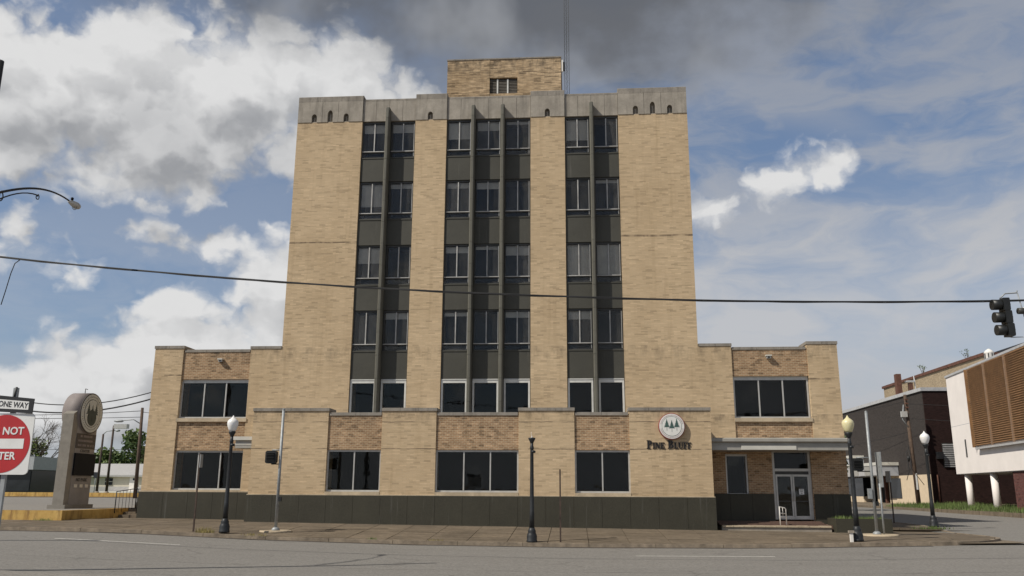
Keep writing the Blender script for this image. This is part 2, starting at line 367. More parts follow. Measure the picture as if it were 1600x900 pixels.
# ------------------------------------------------------------------ mesh helpers
LOC = {}
class MB:
    def __init__(s): s.v = []; s.f = []; s.sm = []
    def poly(s, pts, smooth=False):
        i = len(s.v); s.v += [tuple(p) for p in pts]; s.f.append(tuple(range(i, i + len(pts)))); s.sm.append(smooth); return s
    def box(s, x0, x1, y0, y1, z0, z1):
        i = len(s.v)
        s.v += [(x0, y0, z0), (x1, y0, z0), (x1, y1, z0), (x0, y1, z0), (x0, y0, z1), (x1, y0, z1), (x1, y1, z1), (x0, y1, z1)]
        s.f += [tuple(i + k for k in q) for q in ((3, 2, 1, 0), (4, 5, 6, 7), (0, 1, 5, 4), (1, 2, 6, 5), (2, 3, 7, 6), (3, 0, 4, 7))]
        s.sm += [False] * 6; return s
    def hexa(s, b, t):      # bottom quad, top quad (ccw from above)
        i = len(s.v); s.v += [tuple(p) for p in b] + [tuple(p) for p in t]
        s.f += [tuple(i + k for k in q) for q in ((3, 2, 1, 0), (4, 5, 6, 7), (0, 1, 5, 4), (1, 2, 6, 5), (2, 3, 7, 6), (3, 0, 4, 7))]
        s.sm += [False] * 6; return s
    def prism_y(s, pts, y0, y1):      # pts (x,z) ccw seen from -y
        n = len(pts); i = len(s.v)
        s.v += [(x, y0, z) for x, z in pts] + [(x, y1, z) for x, z in pts]
        s.f.append(tuple(range(i, i + n))); s.f.append(tuple(i + n + k for k in reversed(range(n)))); s.sm += [False, False]
        for k in range(n):
            j = (k + 1) % n; s.f.append((i + k, i + n + k, i + n + j, i + j)); s.sm.append(False)
        return s
    def prism_x(s, pts, x0, x1):      # pts (y,z) ccw seen from +x
        n = len(pts); i = len(s.v)
        s.v += [(x1, y, z) for y, z in pts] + [(x0, y, z) for y, z in pts]
        s.f.append(tuple(range(i, i + n))); s.f.append(tuple(i + n + k for k in reversed(range(n)))); s.sm += [False, False]
        for k in range(n):
            j = (k + 1) % n; s.f.append((i + k, i + n + k, i + n + j, i + j)); s.sm.append(False)
        return s
    def tube(s, pts, rad, n=8, cap=True):
        pts = [Vector(p) for p in pts]
        rad = [rad] * len(pts) if isinstance(rad, (int, float)) else rad
        i0 = len(s.v); up = None
        for k, p in enumerate(pts):
            d = (pts[min(k + 1, len(pts) - 1)] - pts[max(k - 1, 0)]).normalized()
            if up is None: up = Vector((0, 0, 1)) if abs(d.z) < .9 else Vector((1, 0, 0))
            a = d.cross(up).normalized(); up = a.cross(d).normalized()
            for j in range(n):
                q = 2 * math.pi * j / n; s.v.append(tuple(p + (a * math.cos(q) + up * math.sin(q)) * rad[k]))
        for k in range(len(pts) - 1):
            for j in range(n):
                j2 = (j + 1) % n; s.f.append((i0 + k * n + j, i0 + k * n + j2, i0 + (k + 1) * n + j2, i0 + (k + 1) * n + j)); s.sm.append(True)
        if cap:
            s.f.append(tuple(i0 + j for j in reversed(range(n)))); s.sm.append(False)
            e = i0 + (len(pts) - 1) * n; s.f.append(tuple(e + j for j in range(n))); s.sm.append(False)
        return s
    def lathe(s, prof, c=(0, 0, 0), n=20, axis='z', smooth=True):
        i0 = len(s.v)
        for r, h in prof:
            for j in range(n):
                q = 2 * math.pi * j / n; a, b2 = r * math.cos(q), r * math.sin(q)
                if axis == 'z': p = (c[0] + a, c[1] + b2, c[2] + h)
                elif axis == 'y': p = (c[0] + a, c[1] + h, c[2] - b2)
                else: p = (c[0] + h, c[1] + a, c[2] + b2)
                s.v.append(p)
        for k in range(len(prof) - 1):
            for j in range(n):
                j2 = (j + 1) % n; s.f.append((i0 + k * n + j, i0 + k * n + j2, i0 + (k + 1) * n + j2, i0 + (k + 1) * n + j)); s.sm.append(smooth)
        s.f.append(tuple(i0 + j for j in reversed(range(n)))); s.sm.append(False)
        e = i0 + (len(prof) - 1) * n; s.f.append(tuple(e + j for j in range(n))); s.sm.append(False)
        return s
    def mesh(s, name, m, org=(0, 0, 0)):
        me = bpy.data.meshes.new(name)
        me.from_pydata([(a - org[0], b - org[1], c - org[2]) for a, b, c in s.v], [], s.f)
        me.polygons.foreach_set('use_smooth', s.sm)
        me.materials.append(MAT[m]); me.validate(); me.update(); return me
    def build(s, name, m, parent=None, org=None):
        """one mesh object; coordinates are those of the parent's frame"""
        po = LOC.get(parent, (0, 0, 0)) if parent else (0, 0, 0)
        o_org = org if org is not None else po
        o = bpy.data.objects.new(name, s.mesh(name, m, o_org)); COL.objects.link(o)
        if parent:
            o.parent = parent; o.location = tuple(o_org[k] - po[k] for k in range(3))
        else: o.location = o_org
        LOC[o] = tuple(o_org); return o
_cache = {}
def bx(name, m, parent, x0, x1, y0, y1, z0, z1):
    """box part that shares its mesh with every box of the same size and material"""
    c = ((x0 + x1) / 2, (y0 + y1) / 2, (z0 + z1) / 2)
    k = (name, m, round(x1 - x0, 4), round(y1 - y0, 4), round(z1 - z0, 4))
    if k not in _cache:
        h = [(x1 - x0) / 2, (y1 - y0) / 2, (z1 - z0) / 2]
        _cache[k] = MB().box(-h[0], h[0], -h[1], h[1], -h[2], h[2]).mesh(name, m)
    o = bpy.data.objects.new(name, _cache[k]); COL.objects.link(o)
    po = LOC.get(parent, (0, 0, 0)) if parent else (0, 0, 0)
    o.parent = parent; o.location = tuple(c[i] - po[i] for i in range(3)); LOC[o] = c
    return o
def tag(o, label=None, cat=None, group=None, kind=None):
    if label: o['label'] = label
    if cat: o['category'] = cat
    if group: o['group'] = group
    if kind: o['kind'] = kind
    return o
def thing(name, loc, label, cat, group=None, rotz=0.0):
    """Empty at a thing's base; unrotated things use world coordinates for their parts, rotated ones local"""
    o = bpy.data.objects.new(name, None); COL.objects.link(o); o.location = loc; o.rotation_euler = (0, 0, rotz)
    o.empty_display_size = .3
    LOC[o] = tuple(loc) if rotz == 0 else (0, 0, 0)
    return tag(o, label, cat, group)
def copy_tree(o, parent=None):
    c = o.copy(); COL.objects.link(c); c.parent = parent
    for ch in [q for q in bpy.data.objects if q.parent == o]: copy_tree(ch, c)
    return c
def lerp_tab(tab, x):
    if x <= tab[0][0]: return tab[0][1]
    for (a, va), (b, vb) in zip(tab, tab[1:]):
        if x <= b: return va + (vb - va) * (x - a) / (b - a)
    return tab[-1][1]
def text_mesh(name, s, size, m, parent, pos, face='-y', align='CENTER', depth=.006, sx=1.0, bold=0.0):
    cu = bpy.data.curves.new(name, 'FONT'); cu.body = s; cu.size = size; cu.align_x = align; cu.align_y = 'CENTER'; cu.extrude = depth; cu.offset = bold
    cu.resolution_u = 3
    to = bpy.data.objects.new(name, cu); COL.objects.link(to)
    bpy.context.view_layer.update()
    me = bpy.data.meshes.new_from_object(to); bpy.data.objects.remove(to)
    rm = Matrix.Rotation(math.pi / 2, 4, 'X')
    if face == '+x': rm = Matrix.Rotation(math.pi / 2, 4, 'Z') @ rm
    me.transform(rm @ Matrix.Diagonal((sx, 1, 1, 1))); me.materials.clear(); me.materials.append(MAT[m])
    o = bpy.data.objects.new(name, me); COL.objects.link(o)
    po = LOC.get(parent, (0, 0, 0)); o.parent = parent; o.location = tuple(pos[k] - po[k] for k in range(3)); LOC[o] = tuple(pos)
    return o

# ------------------------------------------------------------------ ground levels
GK = [(-160, .9), (-60, .72), (-22, .50), (-17, .45), (-12, .25), (-6, .12), (0, .08), (7, .12), (10, .20), (14, .28), (18, .34), (60, .4), (160, .5)]
def gk(x): return lerp_tab(GK, x)                       # top of the far kerb
def gb(x): return .40 - .0097 * max(-24, min(14, x))    # foot of the building
def walk_z(x, y):
    t = max(0, min(1, (y + 8) / 6.0)); return gk(x) * (1 - t) + gb(x) * t
def road_z(x): return gk(x) - .13
def side_z(y): return lerp_tab([(-8, .20), (0, .33), (10, .40), (40, .52), (160, .6)], y)
def sheet(name, xs, ys, zf, m, parent=None):
    b = MB(); i = {}
    for a, x in enumerate(xs):
        for c, y in enumerate(ys):
            i[a, c] = len(b.v); b.v.append((x, y, zf(x, y)))
    for a in range(len(xs) - 1):
        for c in range(len(ys) - 1):
            b.f.append((i[a, c], i[a + 1, c], i[a + 1, c + 1], i[a, c + 1])); b.sm.append(True)
    o = b.build(name, m, parent)
    if not parent: tag(o, kind='structure')
    return o
def frange(a, b, s):
    n = max(1, round((b - a) / s)); return [a + (b - a) * k / n for k in range(n + 1)]
sheet('ground', [-3000, -400, -161, 161, 400, 3000], [-3000, -400, -20, 0, 400, 3000], lambda x, y: -.35, 'earth')
xs = frange(-160, 160, 2.0)
road = sheet('road', xs, [-21.5, -15, -11, -8.0, -6, -4, 0.0], lambda x, y: road_z(x) if y <= -7.9 else road_z(x) + (-.02 if x < 12 else max(-.02, (side_z(y) - side_z(-8)) * min(1, (x - 12) / 5))), 'asphalt')
sheet('side_street', [16, 19, 22, 25, 28.2], frange(0.0, 160, 5), lambda x, y: side_z(y), 'asphalt')
sheet('near_pavement', frange(-160, 160, 8), [-90, -40, -21.5], lambda x, y: road_z(x) + .03, 'lot_asphalt')
# lane dashes
def dash(x0, x1, y):
    b = MB(); n = 6
    for k in range(n):
        a, c = x0 + (x1 - x0) * k / n, x0 + (x1 - x0) * (k + 1) / n
        b.poly([(a, y - .06, road_z(a) + .006), (c, y - .06, road_z(c) + .006), (c, y + .06, road_z(c) + .006), (a, y + .06, road_z(a) + .006)])
    tag(b.build('lane_dash', 'road_paint', road), kind=None)
for x0 in (-29.0, -17.2, 2.0 - .1, 14.0): dash(x0, x0 + 4.3, -12.0)

# pavement in front of the building: bed, slabs and kerb stones
walk = sheet('sidewalk', frange(-60, 16, 1.5), [-7.85, -5, -2, 2.6], lambda x, y: walk_z(x, y) - .03 if x < 13 else walk_z(x, y) - .06, 'earth')
def slab(x0, x1, y0, y1):
    g = .012; j = random.uniform(-.006, .006)
    q = [(x0 + g, y0 + g), (x1 - g, y0 + g), (x1 - g, y1 - g), (x0 + g, y1 - g)]
    MB().hexa([(x, y, walk_z(x, y) - .1) for x, y in q], [(x, y, walk_z(x, y) + j) for x, y in q]).build('paving_slab', 'walk_concrete', walk, (q[0][0], q[0][1], walk_z(*q[0])))
ys = [-7.85, -6.4, -4.95, -3.5, -2.06]
x = -40.0
while x < 12.4:
    x2 = min(x + 1.5, 12.5)
    for a, c in zip(ys, ys[1:]):
        if x2 < -22.2 and a > -4: continue
        slab(x, x2, a, min(c, -3.62) if x2 < -22.2 and c > -3.6 else c)
    if -22 < x < -15 or x > 5.9: slab(x, x2, -2.06, -.12)
    x = x2
# corner of the pavement
def corner_x(y):      # right hand edge of the pavement
    if y >= -4.2: return 16.2
    return 12.5 + math.sqrt(max(0, 3.65 ** 2 - (y + 4.2) ** 2))
yy = [-7.84, -7.4, -6.4, -4.95, -3.5, -2.06, 0, 2, 4, 6, 8, 10, 12, 14, 16, 18, 20, 24, 28, 32, 36, 40, 46, 52, 60]
for a, c in zip(yy, yy[1:]):
    xl = 12.5 if a < 60 else 12.5
    for (u0, u1) in ((0, .5), (.5, 1)):
        g = .012
        za = lambda x, y: walk_z(x, y) if y < 0 else max(walk_z(x, 0), side_z(y) + .1)
        q = [(xl + (corner_x(a) - xl) * u0 + g, a + g), (xl + (corner_x(a) - xl) * u1 - g, a + g), (xl + (corner_x(c) - xl) * u1 - g, c - g), (xl + (corner_x(c) - xl) * u0 + g, c - g)]
        MB().hexa([(x, y, za(x, y) - .1) for x, y in q], [(x, y, za(x, y) + .004) for x, y in q]).build('paving_slab', 'walk_concrete', walk, (q[0][0], q[0][1], za(*q[0])))
sheet('side_pavement_bed', [12.3, 14, 16.1], frange(2.6, 60, 6), lambda x, y: side_z(y) + .05, 'earth', walk)
kerb = MB().box(-60, -59.5, -8, -7.85, .4, .6).build('kerb', 'concrete'); tag(kerb, kind='structure')
def kerb_run(pts, zf, wd=.16):
    for (xa, ya), (xb, yb) in zip(pts, pts[1:]):
        d = Vector((xb - xa, yb - ya, 0)).normalized(); n = Vector((-d.y, d.x, 0)) * wd
        j = random.uniform(-.012, .012); e = d * .008
        a = Vector((xa, ya, 0)) + e; b2 = Vector((xb, yb, 0)) - e
        bt = [a, b2, b2 + n, a + n]
        ch = Vector((n.x, n.y, 0)) * .15
        MB().hexa([(p.x, p.y, zf(p.x, p.y) - .35) for p in bt], [(p.x + (ch.x if k < 2 else 0), p.y + (ch.y if k < 2 else 0), zf(p.x, p.y) + .006 + j) for k, p in enumerate(bt)]).build('kerb_stone', 'kerb_concrete', kerb, (a.x, a.y, zf(a.x, a.y)))
kerb_run([(x, -8.0) for x in frange(-59.5, 12.5, 2.4)], lambda x, y: gk(x))
kerb_run([(12.5 + 3.8 * math.sin(q), -4.2 - 3.8 * math.cos(q)) for q in [k * math.pi / 2 / 6 for k in range(7)]], lambda x, y: walk_z(x, y))
kerb_run([(16.3, y) for y in frange(-4.2, 60, 3.2)], lambda x, y: walk_z(x, y) + .01 if y < 0 else max(walk_z(x, 0), side_z(y) + .1) + .01)

def gutter():
    b = MB(); xs_ = frange(-59, 12.5, 1.5)
    for a, c in zip(xs_, xs_[1:]):
        wa, wc = .16 + .10 * random.random(), .16 + .10 * random.random()
        b.poly([(a, -8.02 - wa, road_z(a) + .005), (c, -8.02 - wc, road_z(c) + .005), (c, -8.0, road_z(c) + .012), (a, -8.0, road_z(a) + .012)])
    return b.build('gutter_strip', 'gutter_strip', road)  # dark strip of uneven width along the foot of the kerb
gutter()
# ------------------------------------------------------------------ the office building
B = thing('office_building', (-4.2, -2.0, .44), 'tall cream brick office building with dark window strips and low brick wings', 'building')
GR = .0
def body(name, m, boxes, parent=B, org=None):
    b = MB()
    for q in boxes: b.box(*q)
    return b.build(name, m, parent, org)
# tower core and piers
PIERS = [(-14.2, -10.76), (-7.97, -6.34), (-2.02, -.28), (2.43, 5.9)]
tower = body('tower_wall', 'cream_brick', [(a, b2, 0, 1.5, .2, 20.55) for a, b2 in PIERS] + [(-14.2, 5.9, 1.5, 14, .2, 20.55)])
body('tower_roof_core', 'limestone', [(-14.15, 5.85, .35, 13.95, 20.55, 21.6)])
BAYS = [(-10.76, -7.97, 2), (-6.34, -2.02, 3), (-.28, 2.43, 2)]
for a, b2, n in BAYS: bx('room_backing', 'room_dark', B, a + .01, b2 - .01, 1.25, 1.49, 5.0, 20.54)  # black panel added behind the glass, stands in for shaded room depth
# floors: window head, sill of the main light, bottom of the hopper
FL = [(20.53, 18.89, 18.56), (17.24, 15.55, 15.25), (13.86, 12.17, 11.84), (10.52, 8.84, 8.53)]
SP = [(18.56, 17.24), (15.25, 13.86), (11.84, 10.52), (8.53, 7.13)]
FW = .20; YS = .07; YW = .17
BLIND = {(0, 0): .3, (0, 1): .3, (0, 2): .58, (0, 3): .3, (0, 5): .72, (0, 6): 0, (1, 0): .75, (1, 2): .18, (2, 0): .5, (1, 1): .15, (1, 3): .22, (1, 6): .1, (2, 2): .2, (2, 4): .3, (3, 1): .2, (3, 2): .12, (3, 5): .25, (0, 4): .1, (2, 5): .95, (2, 6): .95, (2, 3): .1, (3, 4): .18, (3, 0): 0}
def tower_window(x0, x1, zt, zm, zb, blind):
    fw = .05
    fr = MB()
    fr.box(x0, x0 + fw, YW - .03, YW + .06, zb, zt); fr.box(x1 - fw, x1, YW - .03, YW + .06, zb, zt)
    fr.box(x0 + fw, x1 - fw, YW - .03, YW + .06, zt - .09, zt); fr.box(x0 + fw, x1 - fw, YW - .03, YW + .06, zb, zb + .03)
    fr.box(x0 + fw, x1 - fw, YW - .02, YW + .06, zm - .07, zm - .02)
    win = fr.build('window', 'dark_frame', B, (x0, YW, zb))
    xm = (x0 + x1) / 2
    bx('mullion', 'window_bar', win, xm - .025, xm + .025, YW - .045, YW + .04, zm, zt - .10)
    bx('sill', 'window_bar', win, x0 + .02, x1 - .02, YW - .09, YW + .03, zm - .022, zm + .018)
    for a, c in ((x0 + fw, xm - .028), (xm + .028, x1 - fw)): bx('pane', 'dusty_glass', win, a, c, YW + .012, YW + .02, zm + .018, zt - .09)
    bx('hopper_pane', 'dusty_glass', win, x0 + fw, x1 - fw, YW + .012, YW + .02, zb + .03, zm - .07)
    bx('jamb_strip', 'aluminium', win, x1 - fw - .022, x1 - fw, YW - .045, YW - .03, zb + .05, zt - .12)
    if blind > 0:
        h = (zt - zm - .1) * blind
        bx('blind', 'blind', win, x0 + .06, x1 - .06, YW + .10, YW + .12, zt - .1 - h, zt - .1)
def low_window(x0, x1):
    z0, z1 = 5.28, 7.13; fw = .085
    fr = MB()
    fr.box(x0, x0 + fw, YW - .10, YW + .06, z0, z1); fr.box(x1 - fw, x1, YW - .10, YW + .06, z0, z1)
    fr.box(x0 + fw, x1 - fw, YW - .10, YW + .06, z1 - .19, z1); fr.box(x0 + fw, x1 - fw, YW - .10, YW + .06, z0, z0 + .08)
    win = fr.build('window', 'white_frame', B, (x0, YW, z0))
    bx('pane', 'glass', win, x0 + fw, x1 - fw, YW + .0, YW + .01, z0 + .08, z1 - .19)
    # lintel profile
    bx('head_trim', 'aluminium', win, x0 + .02, x1 - .02, YW - .12, YW - .10, z1 - .06, z1 - .02)
col = 0
FINS = []
for a, b2, n in BAYS:
    w0 = (b2 - a - FW * (n - 1)) / n
    for k in range(n):
        x0 = a + k * (w0 + FW); x1 = x0 + w0
        for fl, (zt, zm, zb) in enumerate(FL):
            tower_window(x0 + .02, x1 - .02, zt, zm, zb, BLIND.get((fl, col), 0))
        for zt, zb in SP:
            bx('spandrel', 'spandrel_panel', B, x0 + .004, x1 - .004, YS, 1.24, zb + .006, zt - .006)
            bx('spandrel_edge', 'spandrel_panel', B, x0 + .004, x1 - .004, YS - .025, YS, zt - .075, zt - .02)
        low_window(x0 + .03, x1 - .03)
        col += 1
        if k < n - 1: FINS.append((x1, x1 + FW))
for x0, x1 in FINS:
    core_f = bx('fin', 'fin_stone', B, x0 + .02, x1 - .02, -.36, 1.24, 5.05, 21.10)
    z = 5.05
    zz = [5.05, 6.0] + [6.0 + 1.118 * k for k in range(1, 13)]
    zz = [q for q in zz if q < 20.2] + [20.55, 21.15]
    for z0, z1 in zip(zz, zz[1:]):
        # each block: flat front with chamfered arrises
        p = [(x0, .06), (x0, -.34), (x0 + .05, -.42), (x1 - .05, -.42), (x1, -.34), (x1, .06)]
        bb = MB(); n = len(p); g = .006
        top = z1 - g; ins = .03 if z1 > 21 else 0
        bb.v = [(x, y, z0 + g) for x, y in p] + [(x, y + (.06 if (z1 > 21 and y < 0) else 0), top) for x, y in p]
        bb.f = [tuple(reversed(range(n))), tuple(range(n, 2 * n))] + [(i, (i + 1) % n, n + (i + 1) % n, n + i) for i in range(n)]
        bb.f = [tuple(reversed(q)) for q in bb.f]; bb.sm = [False] * len(bb.f)
        key = ('fin_block', round(z1 - z0, 3), z1 > 21)
        if key not in _cache: _cache[key] = bb.mesh('fin_block', 'fin_stone', (x0, 0, z0))
        o = bpy.data.objects.new('fin_block', _cache[key]); COL.objects.link(o); o.parent = core_f
        cp = LOC[core_f]; o.location = (x0 - cp[0], 0 - cp[1], z0 - cp[2]); LOC[o] = (x0, 0, z0)
# limestone parapet: panels with lancet niches
par = body('parapet', 'limestone', [(-14.12, 5.82, .18, .36, 20.555, 21.66)])
def lancet(cx, w0, h):      # notch outline in the bottom edge, going left to right
    pts = [(cx - w0 / 2, 0)]
    for q in range(0, 6):
        a = q / 5; pts.append((cx - w0 / 2 + w0 / 2 * (1 - math.cos(a * math.pi / 2)) , h * .62 + h * .38 * math.sin(a * math.pi / 2)))
    for q in range(4, -1, -1):
        a = q / 5; pts.append((cx + w0 / 2 - w0 / 2 * (1 - math.cos(a * math.pi / 2)), h * .62 + h * .38 * math.sin(a * math.pi / 2)))
    pts.append((cx + w0 / 2, 0)); return pts
def stone_panel(x0, x1, z0, z1, y0, notch=None):
    g = .007
    x0 += g; x1 -= g
    bot = [(x0, z0)]
    if notch: bot += [(px, z0 + pz) for px, pz in lancet(*notch)]
    bot += [(x1, z0)]
    MB().prism_y(bot + [(x1, z1), (x0, z1)], y0, .179).build('stone_panel', 'limestone', par, (x0, y0, z0))
    if notch:
        cx, w0, h = notch
        bx('niche_back', 'granite', par, cx - w0 / 2 - .05, cx + w0 / 2 + .05, .165, .176, z0 + .002, z0 + h + .02) if False else None
        bx('niche_bar', 'limestone', par, cx - .03, cx + .03, y0 + .12, .172, z0, z0 + h * .72)
        bx('niche_foot', 'limestone', par, cx - w0 / 2 + .01, cx + w0 / 2 - .01, y0 + .05, .172, z0 - .0, z0 + .04)  # low limestone strip across the foot of the niche
def cap(x0, x1, z0, z1, y0):
    g = .005
    MB().prism_x([(y0, z0), (.8, z0), (.8, z1), (y0 + .12, z1), (y0, z1 - .07)], x0 + g, x1 - g).build('coping_stone', 'coping_stone', par, (x0, y0, z0))
def pier_top(x0, x1, niches, yy0=-.03):
    cuts = [x0] + [(a + b2) / 2 for a, b2 in zip([n_[0] for n_ in niches], [n_[0] for n_ in niches][1:])] + [x1]
    for a, c, nn in zip(cuts, cuts[1:], niches): stone_panel(a, c, 20.555, 21.70, yy0, nn)
    k = max(1, round((x1 - x0) / 1.15)); e = [x0 + (x1 - x0) * i / k for i in range(k + 1)]
    for a, c in zip(e, e[1:]): cap(a, c, 21.705, 22.05, yy0)
pier_top(-14.2, -10.76, [(-13.32, .27, .46), (-12.48, .27, .66), (-11.63, .27, .46)])
pier_top(-7.97, -6.34, [(-7.2, .26, .44)]); pier_top(-2.02, -.28, [(-1.16, .26, .44)])
pier_top(2.43, 5.9, [(3.32, .27, .46), (4.18, .27, .66), (5.04, .27, .46)])
for a, b2, n in BAYS:
    k = 2 * n; e = [a + (b2 - a) * i / k for i in range(k + 1)]
    for c, d in zip(e, e[1:]): stone_panel(c, d, 20.56, 21.68, .04)
    for c, d in zip(e[::2], e[2::2]): cap(c, d, 21.685, 21.86, .04)
# penthouse
body('penthouse_wall', 'penthouse_brick', [(-6.85, -4.46, 3, 9, 21.6, 25.5), (-2.9, -.48, 3, 9, 21.6, 25.5), (-4.46, -2.9, 3.015, 9, 24.38, 25.5), (-4.46, -2.9, 3.015, 9, 21.6, 23.42), (-4.46, -2.9, 3.5, 9, 23.42, 24.38)])
bx('penthouse_coping', 'coping_stone', B, -6.88, -.45, 2.97, 9.03, 25.5, 25.57)
vent = body('louvre_vent', 'dark_frame', [(-4.46, -2.9, 3.16, 3.2, 23.42, 24.38)])
for x0 in (-4.02, -3.45): bx('vent_mullion', 'white_frame', vent, x0 - .04, x0 + .04, 3.08, 3.16, 23.44, 24.32)
for x0, x1 in ((-4.44, -4.08), (-3.96, -3.51), (-3.39, -2.92)):
    for k in range(9): bx('vent_slat', 'vent_brown', vent, x0, x1, 3.11, 3.155, 23.48 + k * .092, 23.52 + k * .092)
# wings
def frame_window(name, parent, x0, x1, z0, z1, y, n, m='aluminium', fw=.075, head=.09, rec=.16):
    """opening in a wall whose face is at y: light metal frame with n tall panes"""
    yf = y + rec
    fr = MB()
    fr.box(x0, x0 + fw, yf - .04, yf + .05, z0, z1); fr.box(x1 - fw, x1, yf - .04, yf + .05, z0, z1)
    fr.box(x0 + fw, x1 - fw, yf - .04, yf + .05, z1 - head, z1); fr.box(x0 + fw, x1 - fw, yf - .04, yf + .05, z0, z0 + fw)
    win = fr.build(name, m, parent, (x0, yf, z0))
    wd = (x1 - x0 - 2 * fw)
    for k in range(1, n): bx('mullion', m, win, x0 + fw + wd * k / n - .028, x0 + fw + wd * k / n + .028, yf - .05, yf + .04, z0 + fw, z1 - head)
    for k in range(n): bx('pane', 'glass', win, x0 + fw + wd * k / n + (.028 if k else 0), x0 + fw + wd * (k + 1) / n - (.028 if k < n - 1 else 0), yf, yf + .01, z0 + fw, z1 - head)
    return win
def coping_row(parent, x0, x1, y0, y1, z0, z1, step, m='coping_stone'):
    k = max(1, round((x1 - x0) / step))
    for i in range(k):
        a, c = x0 + (x1 - x0) * i / k, x0 + (x1 - x0) * (i + 1) / k
        bx('coping_stone', m, parent, a + .006, c - .006, y0, y1, z0, z1)
def granite_row(parent, x0, x1, y0, y1, z0f, z1, step):
    k = max(1, round((x1 - x0) / step))
    for i in range(k):
        a, c = x0 + (x1 - x0) * i / k, x0 + (x1 - x0) * (i + 1) / k
        bx('granite_panel', 'granite', parent, a + .005, c - .005, y0, y1, z0f, z1)
wl = body('wing_wall', 'cream_brick', [(-20.6, -19.15, 0, .9, .2, 8.68), (-15.75, -14.2, 0, .9, .2, 8.64), (-20.6, -14.2, 1.3, 12, .2, 8.5)])
wl2 = body('wing_infill', 'brown_brick', [(-19.15, -15.75, .06, .9, 7.16, 8.5)]); body('wing_infill', 'brown_brick', [(-19.15, -15.75, .06, .9, 3.74, 5.10)])
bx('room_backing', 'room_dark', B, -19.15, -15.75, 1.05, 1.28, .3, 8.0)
coping_row(wl, -20.64, -19.11, -.03, 1.3, 8.68, 8.82, .8); coping_row(wl, -15.78, -14.21, -.03, 1.3, 8.64, 8.77, .8); coping_row(wl2, -19.10, -15.79, .03, 1.3, 8.5, 8.63, 1.1)
frame_window('window', B, -19.15, -15.75, 5.27, 7.16, .06, 3, head=.17); bx('window_sill', 'sill_stone', B, -19.2, -15.7, -.04, .5, 5.10, 5.27)
frame_window('window', B, -19.15, -15.75, 1.90, 3.74, .06, 3); bx('window_sill', 'sill_stone', B, -19.15, -15.75, -.02, .5, 1.80, 1.90)
granite_row(wl, -20.66, -14.62, -.07, .0, .28, 1.80, 1.22)
bx('base_cap', 'sill_stone', B, -20.66, -14.62, -.05, -.001, 1.80, 1.86)
wr = body('wing_wall', 'cream_brick', [(5.9, 7.44, 0, .9, 4.1, 8.62), (10.93, 12.3, 0, .9, 4.1, 8.68), (5.9, 12.3, 1.3, 12, .2, 8.5), (12.1, 12.3, .9, 1.3, .2, 8.5)])
wr2 = body('wing_infill', 'brown_brick', [(7.44, 10.93, .06, .9, 7.20, 8.45)])
for q in ((7.44, 10.93, .06, .9, 4.1, 5.09), (6.9, 9.0, .06, .9, 3.62, 4.1), (10.72, 12.3, .003, .9, .2, 4.1), (9.0, 10.72, .06, .9, 3.80, 4.1), (7.9, 9.0, .06, .9, .2, 3.62), (5.9, 6.9, .003, .9, .2, 4.1), (6.9, 7.9, .06, .9, .2, 1.8)): body('wing_infill', 'brown_brick', [q])
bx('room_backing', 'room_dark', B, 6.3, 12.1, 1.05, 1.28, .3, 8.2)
coping_row(wr, 5.92, 7.47, -.03, 1.3, 8.62, 8.75, .8); coping_row(wr, 10.89, 12.34, -.03, 1.3, 8.68, 8.82, .8); coping_row(wr2, 7.48, 10.88, .03, 1.3, 8.45, 8.58, 1.1)
frame_window('window', B, 7.46, 10.91, 5.26, 7.20, .06, 3, head=.17); bx('window_sill', 'sill_stone', B, 7.42, 10.95, -.04, .5, 5.09, 5.26)
frame_window('window', B, 6.9, 7.9, 1.80, 3.62, .06, 1, rec=.1)
granite_row(wr, 6.03, 8.98, -.07, -.005, .3, 1.86, 1.0); granite_row(wr, 10.74, 12.34, -.07, .0, .3, 1.86, .8)
# entrance
dr = frame_window('entrance_frame', B, 9.0, 10.72, .74, 3.80, .06, 1, fw=.11, head=.10, rec=.1)
bx('transom_bar', 'aluminium', dr, 9.11, 10.61, .10, .22, 2.86, 2.98); bx('transom_panel', 'dark_frame', dr, 9.11, 10.61, .13, .155, 2.72, 2.86)
for x0, x1, hx in ((9.12, 9.85, 9.80), (9.87, 10.60, 9.92)):
    d = MB().box(x0, x0 + .07, .09, .13, .76, 2.72).box(x1 - .07, x1, .09, .13, .76, 2.72).box(x0 + .07, x1 - .07, .09, .13, 2.63, 2.72).box(x0 + .07, x1 - .07, .09, .13, .76, .90).build('door', 'aluminium', B, (x0, .1, .76))
    bx('door_pane', 'glass', d, x0 + .07, x1 - .07, .105, .115, .90, 2.63)
    MB().tube([(hx, .09, 1.55), (hx, .03, 1.57), (hx, .03, 1.95), (hx, .09, 1.97)], .014, 6).build('door_handle', 'aluminium', d)
    bx('push_bar', 'dark_frame', d, x0 + .07, x1 - .07, .085, .10, 1.52, 1.56)
pn = tag(MB().box(10.12, 10.34, .08, .0845, 1.84, 2.08).build('paper_notice', 'sign_white'), 'white paper notice taped to the entrance door glass', 'notice')
LOC[pn] = (0, 0, 0)
for k, (a, c, z0, z1) in enumerate(((10.15, 10.31, 2.02, 2.05), (10.17, 10.29, 1.95, 1.975), (10.19, 10.27, 1.88, 1.91))): bx('printed_line', 'sign_black', pn, a, c, .078, .0798, z0, z1)
